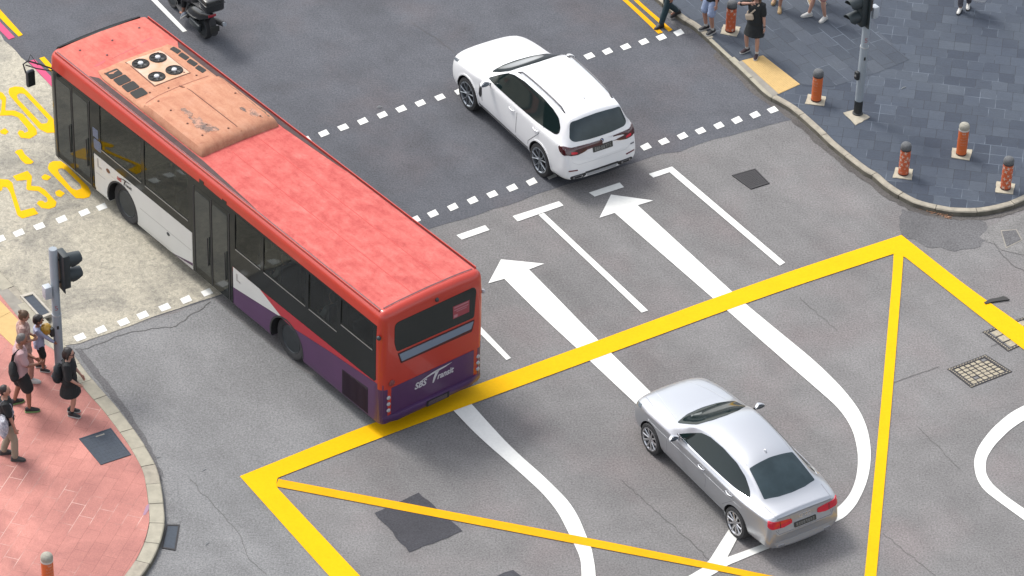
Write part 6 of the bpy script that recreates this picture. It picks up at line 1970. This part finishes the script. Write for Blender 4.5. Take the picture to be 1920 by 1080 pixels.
r, S_, J = person('man in dark teal jeans stepping off the kerb with a white bag', (1252, 43), .006, radians(214), 1.74, lf=(.24, .07), rf=(-.30, -.08), rfz=.10, lfz=0, rh=(-.16, -.26, .86), lh=(.10, .24, .84), lean=.08, skin_m=SK2,
       top=dict(mat=M_NAVY, sleeve='short', hem=.86), bottom=dict(mat=M_JEAN, len=1.92, loose=.022, name='jeans'), shoes=(M_SHB, M_SHB), hair=('buzz', M_HAIRD))
M_BAGW = mk('plastic_white', C(240, 240, 242), .5, var=.12, scale=10)
def carrier(x, y, ztop, zbot, wd, label, r, S_):
    mb = MB()
    mb.rings([[(x + wd * .45 * k * cos(t), y + wd * k * sin(t), zz) for t in [2 * pi * j / 14 for j in range(14)]] for zz, k in ((zbot, .75), (zbot + .06, 1.0), ((ztop + zbot) / 2, .9), (ztop - .10, .5), (ztop, .12))])
    bag(r, 'carrier_bag', label, 'bag', mb, M_BAGW, S_, vox=.012, noise_amp=.022)
carrier(-.20, -.30, .84, .36, .15, 'white plastic carrier bag held by the man in dark jeans', r, S_)
M_SHBLUE = cloth('shorts_pale_blue', (176, 192, 226), .12, 4)
person('man in pale blue shorts and black shoes waiting at the kerb', (1331, 57), PZ, radians(216), 1.74, lf=(.02, .12), rf=(.04, -.10), rh=(.08, -.26, .84), lh=(.08, .27, .84), skin_m=SK1,
       top=dict(mat=M_BLK, sleeve='short', hem=.84, loose=.026), bottom=dict(mat=M_SHBLUE, len=.90, loose=.026), shoes=(M_SHB, M_SOLE, M_SOLE), hair=('buzz', M_HAIRD))
person('pedestrian in tan shoes cut by the top edge behind the woman in black', (1457, 12), PZ, radians(-100), 1.70, lf=(.14, .08), rf=(-.18, -.09), rfz=.03, skin_m=SK1,
       top=dict(mat=M_NAVY, sleeve='short', hem=.86), bottom=dict(mat=M_KHAKI, len=.85, loose=.03), shoes=(M_SHT, M_SHT), hair=('fringe', M_HAIRB))
M_PSHORT = cloth('shorts_pink', (208, 150, 142), .12, 4)
person('pedestrian with bare legs and white shoes walking at the top edge', (1535, 31), PZ, radians(218), 1.70, lf=(-.02, .19), rf=(.18, -.15), lfy=.25, rfy=-.35, skin_m=SK3,
       top=dict(mat=M_PINKT, sleeve='short', hem=.86), bottom=dict(mat=M_PSHORT, len=.75, loose=.03), shoes=(M_SHW, M_SOLE), hair=('long', M_HAIRB))
person('pedestrian in tan shoes half hidden behind the one in white shoes', (1528, 2), PZ, radians(-70), 1.72, lf=(.05, .14), rf=(.0, -.14), skin_m=SK2,
       top=dict(mat=M_NAVY, sleeve='short', hem=.86), bottom=dict(mat=M_KHAKI, len=.9, loose=.03), shoes=(M_SHT, M_SOLE), hair=('fringe', M_HAIRD))
M_GREYT = cloth('trousers_grey_print', (120, 116, 122), 0, 14, (72, 70, 78))
r, S_, J = person('pedestrian in patterned grey trousers with a white bag at the top edge', (1807, 17), PZ, radians(-105), 1.68, lf=(-.14, .08), rf=(.12, -.07), lh=(.0, .30, .86), skin_m=SK2,
       top=dict(mat=M_BLK, sleeve='half', hem=.80), bottom=dict(mat=M_GREYT, len=1.8, loose=.022, name='trousers'), shoes=(M_SHW, M_SHB), hair=('long', M_HAIRD))
carrier(.0, .34, .80, .28, .18, 'white plastic carrier bag held by the pedestrian in grey trousers', r, S_)

# --- scooter rider and two bus passengers
hx = sp + Vector((cos(radians(123)), sin(radians(123)), 0)) * .22
person('helmeted rider in dark clothes sitting on the black scooter', None, 0, radians(123), 1.72, lf=(.44, .20), rf=(.44, -.20), lfz=.26, rfz=.26, dz=-.03, lh=(.70, .30, 1.12), rh=(.70, -.30, 1.12), lean=.12, skin_m=SK2, parent_pos=Vector((hx.x, hx.y, .004)),
       top=dict(mat=M_BLK, sleeve='long', hem=.90), bottom=dict(mat=cloth('trousers_black', (40, 40, 44)), len=1.5, loose=.02, name='trousers'), shoes=(cloth('shoe_silver', (170, 178, 190)), M_SOLE), hair=('buzz', mk('helmet_black', (.02, .02, .022, 1), .2, coat=.6)))
M_CREAM = cloth('blouse_cream', (228, 214, 196), .12, 5)
def passenger(bx, by, bz, label, m, hm):
    a = radians(129.97)
    p = Vector((-3.5017 + cos(a) * bx - sin(a) * by, -1.3645 + sin(a) * bx + cos(a) * by, bz))
    person(label, None, 0, a, 1.66, lf=(.42, .10), rf=(.42, -.10), dz=-.42, lh=(.34, .12, .66), rh=(.34, -.12, .66), skin_m=SK1, parent_pos=p,
           top=dict(mat=m, sleeve='half', hem=.88), bottom=dict(mat=M_BLK, len=1.8, loose=.02, name='trousers'), shoes=(M_SHB, M_SHB), hair=('buzz', hm), voxel=.011)
passenger(.47, .95, .95, 'passenger in a cream top behind the middle bus window', M_CREAM, M_HAIRG)
passenger(-1.13, .95, .95, 'passenger in a pale top behind the rear side window of the bus', cloth('blouse_grey', (212, 210, 208), .12, 5), M_HAIRG)

bpy.data.scenes.remove(WORK)
